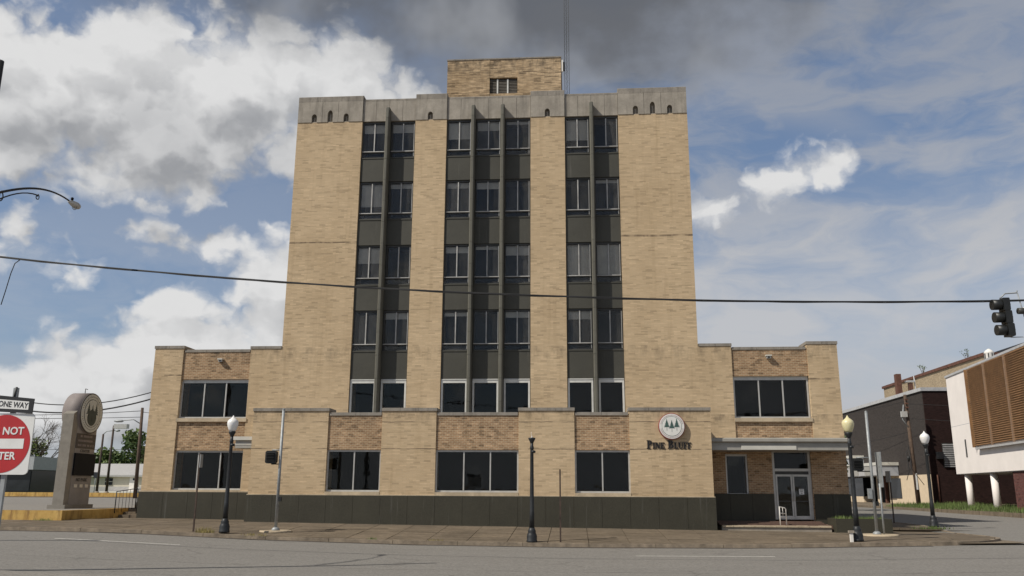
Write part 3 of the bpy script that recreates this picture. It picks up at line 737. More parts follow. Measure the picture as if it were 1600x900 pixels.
# entrance canopy
cn = MB().prism_x([(-1.55, 3.73), (-.002, 3.73), (-.002, 4.16), (-1.60, 4.16), (-1.60, 4.05), (-1.55, 4.05)], 6.02, 11.95).build('canopy', 'canopy_metal', B)
MB().prism_x([(-1.68, 4.10), (-1.60, 4.05), (-1.60, 4.162), (-.005, 4.162), (-.005, 4.26), (-1.62, 4.26), (-1.68, 4.22)], 6.01, 12.0).build('canopy_edge', 'canopy_metal', cn)
bx('canopy_strip', 'canopy_light', cn, 7.35, 9.72, -1.585, -1.55, 3.745, 3.93)
bx('canopy_rib', 'canopy_metal', cn, 6.03, 11.94, -1.57, -1.55, 3.96, 4.0)
# podium along the street
PP = [(-14.6, -11.1), (-8.63, -6.16), (-2.45, .03), (2.45, 6.0)]
pod = body('podium_wall', 'cream_brick', [(a, b2, -2, -1.0, .1, 5.42) for a, b2 in PP] + [(-14.6, 6.0, -.55, -.001, .1, 5.0), (-14.6, -14.2, -1.0, -.55, .1, 5.2), (5.6, 6.0, -1.0, -.55, .1, 5.2)])
bx('podium_roof', 'grey_roof', B, -14.5, 5.9, -1.2, -.002, 5.0, 5.08)
PB = [(-11.1, -8.63, 2), (-6.16, -2.45, 3), (.03, 2.45, 2)]
for a, b2 in PP: coping_row(pod, a - .03, b2 + .03, -2.04, -.9, 5.42, 5.56, .93)
for a, b2, n in PB:
    inf = body('podium_infill', 'brown_brick', [(a, b2, -1.94, -1.2, 3.70, 5.22)])
    coping_row(inf, a + .035, b2 - .035, -1.98, -.9, 5.222, 5.36, 1.2)
    frame_window('window', B, a, b2, 1.86, 3.70, -1.94, n, rec=.13)
    bx('window_sill', 'sill_stone', B, a, b2, -2.02, -1.5, 1.74, 1.86)
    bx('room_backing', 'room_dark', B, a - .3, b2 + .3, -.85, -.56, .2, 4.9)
    body('base_wall', 'room_dark', [(a, b2, -1.94, -1.2, .1, 1.74)])
bx('base_cap', 'sill_stone', B, -14.63, 6.04, -2.055, -1.999, 1.70, 1.738)
granite_row(pod, -14.66, 6.06, -2.08, -2.0, .05, 1.70, 1.22)
bx('granite_panel', 'granite', pod, 6.0, 6.06, -2.0, -.08, .05, 1.70); bx('granite_panel', 'granite', pod, -14.66, -14.6, -2.0, -.08, .05, 1.70)
# canopy of the side door on the street side of the left wing
MB().prism_y([(-15.55, 3.78), (-14.605, 3.78), (-14.605, 4.16), (-15.55, 4.16)], -1.5, -.3).build('side_canopy', 'canopy_metal', B)
MB().prism_y([(-15.66, 4.14), (-14.604, 4.14), (-14.604, 4.30), (-15.62, 4.30), (-15.66, 4.26)], -1.6, -.2).build('side_canopy_edge', 'canopy_light', B)
bx('side_canopy_rib', 'canopy_light', B, -15.56, -14.606, -1.515, -1.50, 3.93, 4.0)
for x0, x1, z0, nm in ((-17.35, -17.1, 8.0, 'left'), (9.0, 9.27, 8.02, 'right')):
    t = thing('flood_light', ((x0 + x1) / 2, 0, z0), 'small pale flood light fixed high on the brick of the wing with the stair railing' if nm == 'left' else 'small pale flood light fixed high on the brick above the entrance canopy', 'flood light', 'flood lights on the wings')
    MB().box(x0, x1, -.16, .06, z0 + .10, z0 + .16).build('hood', 'canopy_light', t); MB().box(x0 + .04, x1 - .04, -.10, .06, z0, z0 + .10).build('lamp_body', 'aluminium', t)
    bx('lens', 'screen_black', t, x0 + .09, x1 - .09, -.105, -.10, z0 + .02, z0 + .08)

# seal and lettering on the podium
seal = thing('city_seal', (4.29, -2.0, 4.15), 'round white seal with three green pine trees and red rim on the brick wall', 'seal sign')
SC = (4.29, -2.16, 4.72)
MB().lathe([(.57, 0), (.575, .02), (.575, .15)], (SC[0], SC[1], SC[2]), 48, 'y').build('rim', 'seal_rim_red', seal)
MB().lathe([(.545, 0), (.55, .012)], (SC[0], SC[1] - .012, SC[2]), 48, 'y').build('outer_ring', 'seal_ring', seal)
MB().lathe([(.43, 0), (.435, .008)], (SC[0], SC[1] - .020, SC[2]), 48, 'y').build('line_ring', 'seal_green', seal)
MB().lathe([(.415, 0), (.418, .006)], (SC[0], SC[1] - .026, SC[2]), 48, 'y').build('face', 'seal_white', seal)
MB().lathe([(.535, 0), (.538, .003)], (SC[0], SC[1] - .015, SC[2]), 48, 'y').build('ring_face', 'seal_white', seal)
def pine_emblem(parent, m, c, s, y, axis='y'):
    for dx_, dz_, h in ((-.22, -.08, .40), (0, -.13, .40), (.22, -.08, .42)):
        b = MB()
        for k in range(5):
            zt = dz_ + h - k * h * .17; wd = .025 + k * .030; zb = zt - h * .26
            pts = [(dx_ - wd, zb), (dx_ + wd, zb), (dx_, zt)]
            y1 = y - k * .0006
            if axis == 'y': b.prism_y([(c[0] + px * s, c[2] + pz * s) for px, pz in pts], y1 - .004, y1)
            else: b.prism_x([(c[1] + px * s, c[2] + pz * s) for px, pz in pts], y1, y1 + .004)
        pts = [(dx_ - .008, dz_ - .14), (dx_ + .008, dz_ - .14), (dx_ + .008, dz_ - .0), (dx_ - .008, dz_ - .0)]
        if axis == 'y': b.prism_y([(c[0] + px * s, c[2] + pz * s) for px, pz in pts], y - .003, y)
        else: b.prism_x([(c[1] + px * s, c[2] + pz * s) for px, pz in pts], y, y + .003)
        b.build('pine_emblem', m, parent)
pine_emblem(seal, 'seal_green', (SC[0], SC[1], SC[2] + .02), .98, SC[1] - .0265)
def ring_marks(parent, m, c, r, n, y, axis, skip):
    b = MB()
    for k in range(n):
        a = 2 * math.pi * k / n
        if skip(a): continue
        wd = random.choice((.018, .026, .022)); ht = .045
        ca, sa = math.cos(a), math.sin(a)
        q = []
        for u_, v_ in ((-wd, -ht / 2), (wd, -ht / 2), (wd, ht / 2), (-wd, ht / 2)):
            rr = r + v_; q.append((rr * ca - u_ * sa, rr * sa + u_ * ca))
        q = [(p, s_) for p, s_ in q]
        if axis == 'y': b.prism_y([(c[0] - p, c[2] + s_) for p, s_ in q], y - .003, y)
        else: b.prism_x([(c[1] + p, c[2] + s_) for p, s_ in q], y, y + .003)
    b.build('ring_lettering', m, parent)
ring_marks(seal, 'seal_ring', SC, .482, 52, SC[1] - .0152, 'y', lambda a: abs(a % math.pi) < .22 or abs(a % math.pi - math.pi) < .22)

LT = thing('wall_lettering', (4.25, -2.0, 3.76), 'black serif letters reading Pine Bluff mounted on the brick wall', 'lettering')
def letter(ch, x, z, h):
    """serif capital at x (left), baseline z, height h; returns advance"""
    T = h * .25; t = h * .095; sf = h * .07; w0 = {'P': .66, 'I': .36, 'N': .80, 'E': .64, 'B': .70, 'L': .62, 'U': .78, 'F': .60}[ch] * h
    b = MB(); y0, y1 = -2.032, -2.001; n = [0]
    def st(xa, xb, za, zb):
        n[0] += 1; e = .0007 * n[0]; b.box(x + xa, x + xb, y0 - e, y1, z + za, z + zb)
    def ser(xc, wd, zz): st(xc - wd / 2, xc + wd / 2, zz, zz + t)
    def bowl(xa, z0, z1, out):
        cz = (z0 + z1) / 2; rz = (z1 - z0) / 2; rx = out; N = 10; po = []; pi = []
        for k in range(N + 1):
            a = -math.pi / 2 + math.pi * k / N
            po.append((x + xa + rx * math.cos(a), z + cz + rz * math.sin(a))); pi.append((x + xa + max(0, rx - T) * math.cos(a), z + cz + (rz - t) * math.sin(a)))
        b.prism_y(po + pi[::-1], y0 - .0004, y1)
    if ch in 'PBEFIL':
        xs_ = sf if ch != 'I' else w0 / 2 - T / 2
        st(xs_, xs_ + T, 0, h); ser(xs_ + T / 2, T + 2 * sf, 0 if ch != 'x' else 0); ser(xs_ + T / 2, T + 2 * sf, h - t)
        if ch == 'P': bowl(xs_ + T, h * .42, h, w0 - xs_ - T)
        if ch == 'B': bowl(xs_ + T, h * .48, h, w0 - xs_ - T - .04 * h); bowl(xs_ + T, 0, h * .55, w0 - xs_ - T)
        if ch in 'EF': st(xs_ + T, w0, h - t * 1.2, h); st(w0 - t, w0, h * .76, h); st(xs_ + T, w0 * .78, h * .47, h * .47 + t * 1.2); st(w0 * .78 - t, w0 * .78, h * .38, h * .64)
        if ch in 'EL': st(xs_ + T, w0, 0, t * 1.2); st(w0 - t, w0, 0, h * .26)
    if ch == 'N':
        st(sf, sf + t * 1.2, 0, h); st(w0 - sf - t * 1.2, w0 - sf, 0, h); ser(sf + t * .6, t + 2 * sf, 0); ser(sf, 2 * sf + t, h - t); ser(w0 - sf - t * .6, t + 2 * sf, h - t)
        b.prism_y([(x + w0 - sf - T * 1.1, z), (x + w0 - sf, z), (x + sf + T * 1.1, z + h), (x + sf, z + h)], y0 - .006, y1)
    if ch == 'U':
        st(sf, sf + T, h * .25, h); st(w0 - sf - t * 1.2, w0 - sf, h * .25, h); ser(sf + T / 2, T + 2 * sf, h - t); ser(w0 - sf - t * .6, t + 2 * sf, h - t)
        po = []; pi = []
        for k in range(11):
            a = math.pi + math.pi * k / 10; r_ = (w0 - 2 * sf) / 2
            po.append((x + w0 / 2 + r_ * math.cos(a), z + h * .28 + h * .28 * math.sin(a))); pi.append((x + w0 / 2 + (r_ - T * .6) * math.cos(a), z + h * .28 + (h * .28 - t * 1.3) * math.sin(a)))
        b.prism_y(po + pi[::-1], y0 - .0005, y1)
    b.build('letter', 'letter_black', LT, (x, -2.0, z))
    return w0 + h * .06
x = 3.19
for ch, h in (('P', .36), ('I', .265), ('N', .265), ('E', .265), (' ', .10), ('B', .36), ('L', .265), ('U', .265), ('F', .265), ('F', .265)):
    if ch == ' ': x += .13; continue
    x += letter(ch, x, 3.765, h)

# entrance steps, handrail, planter
stp = thing('entrance_step', (8.6, -1.0, .4), 'low concrete entrance step edged with worn red pavers under the canopy', 'step')
MB().box(6.3, 10.9, -1.78, -.08, .25, .47).build('step_slab', 'concrete', stp)
for k in range(10): bx('edge_stone', 'sill_stone', stp, 6.32 + .458 * k, 6.32 + .458 * k + .44, -1.83, -1.40, .475, .53 + random.uniform(0, .012))
for r_ in range(4):
    for k in range(10): bx('paver', 'paver_red', stp, 6.32 + .458 * k, 6.32 + .458 * k + .45, -1.395 + .33 * r_, -1.395 + .33 * r_ + .32, .46, .545 + .045 * r_)
for k in range(3): bx('paver', 'paver_red', stp, 10.905 + .03 + .3 * k, 10.905 + .31 + .3 * k, -1.6, -.1, .33, .56)
hr = thing('handrail', (9.02, -1.3, .53), 'short white metal handrail on the entrance step', 'handrail')
MB().tube([(8.87, -1.35, .50), (8.87, -1.35, 1.27), (8.87, -1.30, 1.31), (9.12, -1.22, 1.27), (9.17, -1.2, 1.22), (9.17, -1.2, .50)], .024, 8).build('rail_loop', 'white_paint', hr)
MB().tube([(8.87, -1.35, 1.06), (9.17, -1.2, 1.02)], .016, 8).build('cross_bar', 'white_paint', hr); MB().tube([(9.02, -1.28, .92), (9.02, -1.28, 1.28)], .012, 8).build('baluster', 'white_paint', hr); MB().tube([(8.87, -1.35, .9), (9.17, -1.2, .88)], .014, 8).build('cross_bar', 'white_paint', hr)
pl = thing('planter', (12.3, -1.6, .35), 'low dark granite planter with green ground cover beside the entrance', 'planter')
MB().box(11.0, 13.3, -2.15, -2.05, .28, .86).box(11.0, 13.3, -1.0, -.9, .28, .86).box(11.0, 11.1, -2.05, -1.0, .28, .86).box(13.2, 13.3, -2.05, -1.0, .28, .86).build('planter_wall', 'granite', pl)
MB().box(11.1, 13.2, -2.05, -1.0, .28, .80).build('soil', 'earth', pl)
def leaf_cloud(centre, rad, n, size, seed, flat=1.0):
    rnd = random.Random(seed); b = MB()
    for _ in range(n):
        while True:
            p = Vector((rnd.uniform(-1, 1), rnd.uniform(-1, 1), rnd.uniform(-1, 1)))
            if p.length < 1: break
        c = Vector((centre[0] + p.x * rad[0], centre[1] + p.y * rad[1], centre[2] + p.z * rad[2]))
        a = Vector((rnd.gauss(0, 1), rnd.gauss(0, 1), rnd.gauss(0, 1) * flat)).normalized(); d = a.orthogonal().normalized(); d.rotate(Matrix.Rotation(rnd.uniform(0, 6.28), 3, a)); e = a.cross(d)
        s_ = size * rnd.uniform(.6, 1.4)
        b.poly([c - d * s_, c + e * s_ * .6, c + d * s_, c - e * s_ * .6])
    return b
bb = MB(); rnd = random.Random(3)
for _ in range(420):
    x0, y0 = rnd.uniform(11.12, 13.15), rnd.uniform(-2.03, -1.02); h = rnd.uniform(.06, .22); a = rnd.uniform(0, 6.28); d = rnd.uniform(.02, .10)
    bb.poly([(x0 - .02 * math.sin(a), y0 + .02 * math.cos(a), .79), (x0 + .02 * math.sin(a), y0 - .02 * math.cos(a), .79), (x0 + d * math.cos(a), y0 + d * math.sin(a), .79 + h)])
tag(bb.build('ground_cover', 'leaf_light', pl), kind='stuff')

# roof mast
ms = thing('radio_mast', (-.12, 3.2, 21.6), 'thin three-legged lattice radio mast rising from the tower roof', 'mast')
tri = [(-.27, 3.10), (-.02, 3.10), (-.145, 3.32)]
for (px, py) in tri: MB().tube([(px, py, 21.6), (px, py, 36.0)], .013, 6).build('mast_leg', 'dark_frame', ms)
lat = MB(); k = 0; z = 21.8
while z < 35.6:
    for a, c in ((0, 1), (1, 2), (2, 0)):
        lat.tube([(*tri[a], z), (*tri[c], z + .3)], .004, 4, False)
    z += .3
tag(lat.build('lattice', 'dark_frame', ms), kind='stuff')
bx('panel_antenna', 'white_paint', ms, -.44, -.36, 2.9, 3.0, 24.6, 25.3); bx('antenna_bracket', 'dark_frame', ms, -.36, -.25, 2.96, 3.1, 24.7, 25.2)

# ------------------------------------------------------------------ street furniture
LAMP_G = 'post-top street lamps'
def make_lamp(globe):
    t = thing('street_lamp', (0, 0, 0), 'x', 'street lamp', LAMP_G)
    MB().lathe([(.20, 0), (.20, .06), (.185, .09), (.19, .22), (.165, .30), (.14, .36), (.15, .40), (.12, .46), (.10, .52)], n=16).build('lamp_base', 'black_iron', t)
    MB().lathe([(.098, .5), (.085, 1.1), (.080, 1.12), (.062, 3.35), (.075, 3.38), (.075, 3.44), (.058, 3.48), (.055, 3.60)], n=14).build('pole', 'black_iron', t)
    MB().lathe([(.055, 3.58), (.07, 3.62), (.13, 3.74), (.135, 3.78), (.11, 3.79)], n=16).build('collar', 'black_iron', t)
    MB().lathe([(.05, 3.22), (.09, 3.24), (.09, 3.30), (.05, 3.32)], c=(.05, 0, 0), n=8).build('bracket', 'black_iron', t)
    if globe: MB().lathe([(.105, 3.785), (.15, 3.86), (.195, 3.98), (.215, 4.10), (.205, 4.17), (.165, 4.23), (.10, 4.28), (.055, 4.32), (.028, 4.37), (.006, 4.41)], n=24).build('globe', globe, t)
    else:
        MB().tube([(0, 0, 3.78), (.01, 0, 3.84), (-.03, .01, 3.92), (-.02, .01, 4.00)], .008, 5).build('bare_wire', 'white_paint', t)
        MB().lathe([(.03, 3.78), (.03, 3.83)], n=8).build('socket', 'white_paint', t)
    return t
def put_lamp(t, x, y, z, label, copy=True, s=1.0):
    o = copy_tree(t) if copy else t
    o.location = (x, y, z); o['label'] = label; o.scale = (s, s, s); return o
L1 = make_lamp('globe_white'); put_lamp(L1, -13.25, -7.6, .34, 'black lamp post with white acorn globe in front of the wing windows', False)
L2 = make_lamp(None); put_lamp(L2, -1.58, -7.7, .10, 'black lamp post missing its globe with bare wire on top', False, 1.0)
L3 = make_lamp('globe_cream'); put_lamp(L3, 10.25, -7.2, .22, 'black lamp post with yellowed cream globe beside the entrance', False, 1.03)
put_lamp(L1, 16.15, .8, .45, 'black lamp post with white globe on the corner of the side street', s=.97)
put_lamp(L1, 16.7, 15.0, .5, 'black lamp post standing behind the pedestrian signal on the side street', s=.97)
# small white standpipe
sp = thing('standpipe', (9.98, -7.4, .21), 'small grey white standpipe box at the foot of the cream globe lamp', 'standpipe')
MB().box(9.92, 10.02, -7.46, -7.36, .18, .52).build('pipe_body', 'white_paint', sp); MB().box(9.88, 10.06, -7.49, -7.33, .52, .60).build('pipe_cap', 'concrete', sp)
# bare sign posts
def post(x, y, z, h, label, plate=None, m='rusty_post', name='sign_post'):
    t = thing(name, (x, y, z), label, 'sign post')
    MB().prism_y([(x - .028, z - .1), (x + .028, z - .1), (x + .028, z + h), (x - .028, z + h)], y - .02, y + .02).build('post', m, t)
    if plate: MB().box(*plate).build('sign_plate', 'galvanised', t)
    return t
post(-14.5, -7.5, .34, 2.95, 'dark rusty sign post carrying an edge-on plate beside the white globe lamp', (-14.46, -14.43, -7.58, -7.36, 2.75, 3.25))
post(-.53, -7.6, .11, 2.62, 'thin bare rusty post standing beside the lamp without a globe')
post(15.9, 5.0, .45, 2.5, 'thin dark sign post with edge-on plate on the side street pavement', (15.80, 15.84, 4.7, 5.3, 2.45, 3.0))
# pedestrian signals
def ped_signal(x, y, z, h, head_dx, head_z, label, rot=0.0):
    t = thing('pedestrian_signal', (x, y, z), label, 'signal pole', 'pedestrian signals')
    MB().lathe([(.16, 0), (.16, .10), (.12, .14), (.075, .17)], (x, y, z), 12).build('base', 'galvanised', t)
    MB().tube([(x, y, z + .1), (x, y, z + h)], [.062, .056], 12).build('pole', 'galvanised', t)
    MB().lathe([(.06, 0), (.05, .04), (.0, .06)], (x, y, z + h), 12).build('pole_cap', 'galvanised', t)
    hx = x + head_dx
    hd = MB().prism_y([(hx - .22, head_z - .2), (hx - .16, head_z - .25), (hx + .16, head_z - .25), (hx + .22, head_z - .2), (hx + .22, head_z + .2), (hx + .16, head_z + .25), (hx - .16, head_z + .25), (hx - .22, head_z + .2)], y - .14, y + .1).build('signal_head', 'signal_black', t)
    bx('lens_grid', 'screen_black', hd, hx - .16, hx + .16, y - .155, y - .141, head_z - .16, head_z + .16)
    for k in range(6): bx('visor_bar', 'dark_frame', hd, hx - .16, hx + .16, y - .20, y - .156, head_z - .15 + k * .06, head_z - .14 + k * .06)
    for zz_ in (head_z + .28, head_z - .27):
        MB().tube([(x, y, zz_), (hx, y, zz_)], .022, 8).build('bracket', 'galvanised' if zz_ > head_z else 'signal_black', t)
    bx('push_button', 'signal_black', t, x + .06, x + .16, y - .07, y + .03, z + 1.15, z + 1.32)
    return t
def pad(x, y, r, label):
    z = walk_z(x, y)
    tag(MB().lathe([(r, -.05), (r, .035), (r * .95, .05)], (x, y, z), 20).build('concrete_pad', 'sill_stone', None, (x, y, z)), label, 'pad')
ped_signal(-11.75, -6.2, .33, 4.75, -.36, 3.20, 'grey signal pole with boxy black pedestrian head in front of the long podium')
pad(-11.75, -6.2, .62, 'pale round concrete pad under the signal pole in front of the podium')
p2 = ped_signal(12.05, -3.9, walk_z(12, -3.9), 4.9, -.55, 3.05, 'grey signal pole with black pedestrian head on the street corner by the planter')
MB().box(12.35, 12.385, -4.2, -3.6, 2.15, 3.55).build('edge_on_sign', 'galvanised', p2); MB().tube([(12.33, -3.9, .3), (12.33, -3.9, 2.3)], .04, 8).build('sign_strut', 'galvanised', p2)
bx('control_box', 'galvanised', p2, 11.85, 11.98, -4.0, -3.8, 1.7, 2.1)
pad(12.15, -3.9, .72, 'pale round concrete pad under the corner signal pole')

# street light pole with scroll bracket (foot lies left of the view)
sp = thing('street_light', (-14.15, -21.8, .3), 'tall dark street light pole with curved scroll bracket and cobra lamp', 'street light')
MB().tube([(-14.15, -21.8, .15), (-14.15, -21.8, 12.3)], [.13, .085], 12).build('pole', 'black_iron', sp)
MB().lathe([(.22, 0), (.22, .3), (.13, .5)], (-14.15, -21.8, .2), 12).build('base', 'black_iron', sp)
arm = []
for k in range(17):
    a = k / 16; arm.append((-14.13, -21.8 + 3.45 * a, 8.70 + 1.15 * math.sin(a * 1.72)))
MB().tube(arm, [.036 - .014 * k / 16 for k in range(17)], 8).build('arm', 'black_iron', sp)
brace = [(-14.13, -21.8 + 2.1 * k / 10, 8.40 + 1.12 * math.sin(k / 10 * math.pi * .46)) for k in range(11)]
MB().tube(brace, .018, 6).build('brace', 'black_iron', sp)
def scroll(cy, cz, r0, turns, a0):
    return [(-14.13, cy + r0 * (1 - .045 * k) * math.cos(a0 + turns * 2 * math.pi * k / 18), cz + r0 * (1 - .045 * k) * math.sin(a0 + turns * 2 * math.pi * k / 18)) for k in range(19)]
MB().tube(scroll(-19.72, 9.46, .09, -1.1, 1.3), .014, 5).build('scroll', 'black_iron', sp); MB().tube(scroll(-21.15, 8.98, .17, -1.1, 1.2), .016, 5).build('scroll', 'black_iron', sp)
e = arm[-1]
hd = MB().lathe([(.03, -.24), (.06, -.14), (.09, .02), (.10, .14), (.08, .25), (.02, .30)], (-14.13, e[1] + .22, e[2] - .02), 14, 'y').build('lamp_head', 'aluminium', sp)
MB().lathe([(.07, 0), (.06, -.05), (.02, -.08)][::-1], (-14.13, e[1] + .30, e[2] - .09), 12).build('lens', 'glass', hd)
MB().lathe([(.035, 0), (.04, .07), (.02, .085)], (-14.13, e[1] + .14, e[2] + .06), 10).build('photocell', 'screen_black', hd)

# traffic signal on mast arm
ts = thing('traffic_signal', (17.5, -15.6, .2), 'black three-lens traffic signal hung from a white mast arm', 'traffic signal')
MB().tube([(17.5, -15.6, .1), (17.5, -15.6, 7.6)], [.16, .11], 12).build('mast_pole', 'galvanised', ts)
MB().tube([(17.5, -15.6, 7.1), (14, -16.5, 6.95), (12.02, -17.0, 6.72)], [.10, .075, .06], 10).build('mast_arm', 'white_paint', ts)
MB().lathe([(.085, -.1), (.085, .1)], (11.97, -17.0, 6.68), 10, 'x').build('arm_clamp', 'dark_frame', ts)
zt = 7.02
for k in range(3):
    z0 = zt - .345 * k; xo = 11.52 + .02 * k
    hs = MB().prism_y([(xo - .06, z0 - .338), (xo + .10, z0 - .338), (xo + .11, z0 - .30), (xo + .11, z0 - .04), (xo + .10, z0), (xo - .06, z0)], -17.15, -16.85).build('signal_section', 'signal_black', ts)
    MB().lathe([(.142, -.24), (.138, -.02), (.13, 0)], (xo - .06, -17.0, z0 - .165), 18, 'x', True).build('visor', 'signal_black', hs)
    MB().lathe([(.12, 0), (.10, .03), (.05, .05)], (xo + .11, -17.0, z0 - .17), 12, 'x').build('back_cap', 'signal_black', hs)
MB().tube([(11.45, -17, 7.03), (11.6, -17, 7.16), (11.9, -17, 7.18), (11.92, -17, 7.24)], .02, 6).tube([(11.92, -17, 7.18), (12.0, -17, 6.66), (12.08, -17, 5.98), (11.6, -17, 5.97)], .014, 6).tube([(12.12, -17, 6.55), (12.07, -17, 5.98)], .012, 6).build('hanger', 'galvanised', ts)

# cables
def sag(a, b2, s_, n=40):
    a, b2 = Vector(a), Vector(b2)
    return [a.lerp(b2, k / n) - Vector((0, 0, 4 * s_ * (k / n) * (1 - k / n))) for k in range(n + 1)]
cb = thing('overhead_cable', (-24.0, -17.0, .4), 'thick black overhead cable bundle sagging across in front of the office tower', 'cable')
CP = [(-24, 9.62), (-16.9, 8.62), (-12.5, 8.13), (-8.3, 7.74), (-4.4, 7.45), (-.6, 7.24), (3.6, 7.07), (7.9, 6.98), (12.1, 6.98), (17.2, 7.10)]
def smooth(pts, n=8):
    out = []
    for i in range(len(pts) - 1):
        p0, p1, p2_, p3 = pts[max(0, i - 1)], pts[i], pts[i + 1], pts[min(len(pts) - 1, i + 2)]
        for k in range(n):
            t_ = k / n
            out.append(tuple(.5 * (2 * p1[d] + (p2_[d] - p0[d]) * t_ + (2 * p0[d] - 5 * p1[d] + 4 * p2_[d] - p3[d]) * t_ ** 2 + (3 * p1[d] - p0[d] - 3 * p2_[d] + p3[d]) * t_ ** 3) for d in range(2)))
    out.append(pts[-1]); return out
base_c = smooth(CP)
MB().tube([(x, -17.0, z) for x, z in base_c], .020, 6).build('messenger', 'cable_black', cb)
MB().tube([(x, -17.02, z - .022 - .016 * math.sin(x * 1.3) ** 2) for x, z in base_c], .013, 6).build('strand', 'cable_black', cb)
MB().tube([(x, -16.98, z - .012 + .02 * math.sin(x * .9 + 1)) for x, z in base_c], .008, 5).build('strand', 'cable_black', cb)
MB().tube([(-16.25, -17, 8.53), (-16.42, -17, 8.40), (-16.50, -17, 8.1), (-16.58, -17, 7.6), (-16.66, -17, 7.15)], .013, 6).build('loose_end', 'cable_black', cb)
tag(MB().tube([(-24, -17, 0), (-24, -17, 10.2)], [.16, .11], 10).build('utility_pole', 'wood_pole', None, (-24, -17, .3)), 'wooden utility pole that carries the thick black cable', 'utility pole')
tag(MB().tube([(17.2, -17, -.1), (17.2, -17, 7.6)], [.13, .10], 10).build('cable_pole', 'galvanised', None, (17.2, -17, .2)), 'grey metal pole that ends the thick black cable', 'cable pole')

# do not enter / one way signs
dn = thing('do_not_enter_sign', (-7.66, -29.0, 0), 'red and white do not enter sign with one way plate on a post', 'road sign')
MB().prism_y([(-7.63, -.1), (-7.57, -.1), (-7.57, 3.28), (-7.63, 3.28)], -28.97, -28.93).build('post', 'galvanised', dn)
cx, cz = -7.655, 2.525; hw = .405; rr = .06
pts = []
for qx, qz, a0 in ((1, -1, -90), (1, 1, 0), (-1, 1, 90), (-1, -1, 180)):
    for k in range(4):
        a = R(a0 + 30 * k); pts.append((cx + qx * (hw - rr) + rr * math.cos(a), cz + qz * (hw - rr) + rr * math.sin(a)))
pan = MB().prism_y(pts, -29.0, -28.985).build('sign_panel', 'sign_white', dn)
dk = MB().lathe([(.385, 0), (.385, .003)], (cx, -29.003, cz), 56, 'y').build('red_disc', 'sign_red', pan)
bx('white_bar', 'sign_white', pan, cx - .30, cx + .30, -29.006, -29.0031, cz - .066, cz + .066)
text_mesh('sign_text', 'DO NOT', .140, 'sign_white', pan, (cx + .005, -29.006, cz + .165), sx=.98, depth=.002, bold=.003)
text_mesh('sign_text', 'ENTER', .140, 'sign_white', pan, (cx + .0, -29.006, cz - .165), sx=.98, depth=.002, bold=.003)
ow = MB().prism_y([(-8.2, 2.975), (-7.285, 2.925), (-7.28, 3.125), (-8.2, 3.21)], -29.02, -29.005).build('one_way_plate', 'sign_black', dn)
MB().prism_y([(-8.05, 3.045), (-7.78, 3.03), (-7.78, 2.995), (-7.345, 2.975), (-7.345, 3.085), (-7.78, 3.12), (-7.78, 3.155)], -29.023, -29.0201).build('arrow', 'sign_white', ow)
tx = text_mesh('sign_text', 'ONE WAY', .105, 'sign_black', ow, (-7.565, -29.024, 3.042), sx=.86, depth=.001, bold=.002); tx.rotation_euler = (0, R(4.0), 0)
MB().tube([(-7.60, -28.97, 3.15), (-7.585, -28.97, 3.29)], .014, 6).build('post_tip', 'dark_frame', dn)

# ------------------------------------------------------------------ left: yellow wall, steps, monument, lot
lot = sheet('parking_lot', [-160, -90, -60, -40, -22.4], [-3.4, 5, 20, 45, 100, 170], lambda x, y: 1.0 + max(0, (y - 30)) * .003, 'lot_asphalt')
sheet('parking_lot_back', [-22.4, -20.62], [1.9, 20, 60], lambda x, y: 1.0 + max(0, (y - 30)) * .003, 'lot_asphalt')
yw = thing('low_yellow_wall', (-22.3, -3.5, .5), 'low yellow painted wall with grimy face along the pavement corner', 'wall')
MB().box(-60, -22.2, -3.55, -3.25, .2, 1.0).build('front_run', 'yellow_paint', yw)
MB().hexa([(-22.45, -3.25, .2), (-22.2, -3.25, .2), (-21.75, 1.2, .2), (-22.05, 1.2, .2)], [(-22.45, -3.25, .998), (-22.2, -3.25, .998), (-21.75, 1.2, 1.02), (-22.05, 1.2, 1.02)]).build('side_run', 'yellow_paint', yw)
sts = thing('side_steps', (-21.2, .6, .55), 'short flight of worn steps beside the left wing of the building', 'steps')
for k in range(3): bx('tread', 'walk_concrete', sts, -21.75 + .0, -20.68, .35 + k * .42, .35 + (k + 1) * .42 + (.4 if k == 2 else 0), .4, .72 + .13 * k)
bx('back_wall', 'yellow_paint', sts, -21.85, -20.64, 1.98, 2.2, .4, 1.28)
rl = thing('stair_railing', (-21.7, .4, .7), 'black iron stair railing beside the side steps', 'railing')
def rail_run(x, top):
    MB().tube(top, .02, 6).build('top_rail', 'black_iron', rl)
    for k in range(7):
        t_ = k / 6; p = Vector(top[0]).lerp(Vector(top[-1]), t_); MB().tube([(p.x, p.y, .8 + .13 * t_), (p.x, p.y, p.z)], .024 if k in (0, 6) else .010, 6).build('baluster', 'black_iron', rl)
rail_run(-21.75, [(-21.78, .0, 1.80), (-21.78, 1.9, 1.95)]); rail_run(-20.7, [(-20.72, .0, 1.50), (-20.72, 1.9, 1.90)])
MB().tube([(-21.78, 1.9, 1.92), (-20.72, 1.9, 1.92)], .02, 6).build('top_rail', 'black_iron', rl)
for k in range(7): MB().tube([(-21.7 + .15 * k, 1.9, 1.25), (-21.7 + .15 * k, 1.9, 1.92)], .010, 6).build('baluster', 'black_iron', rl)

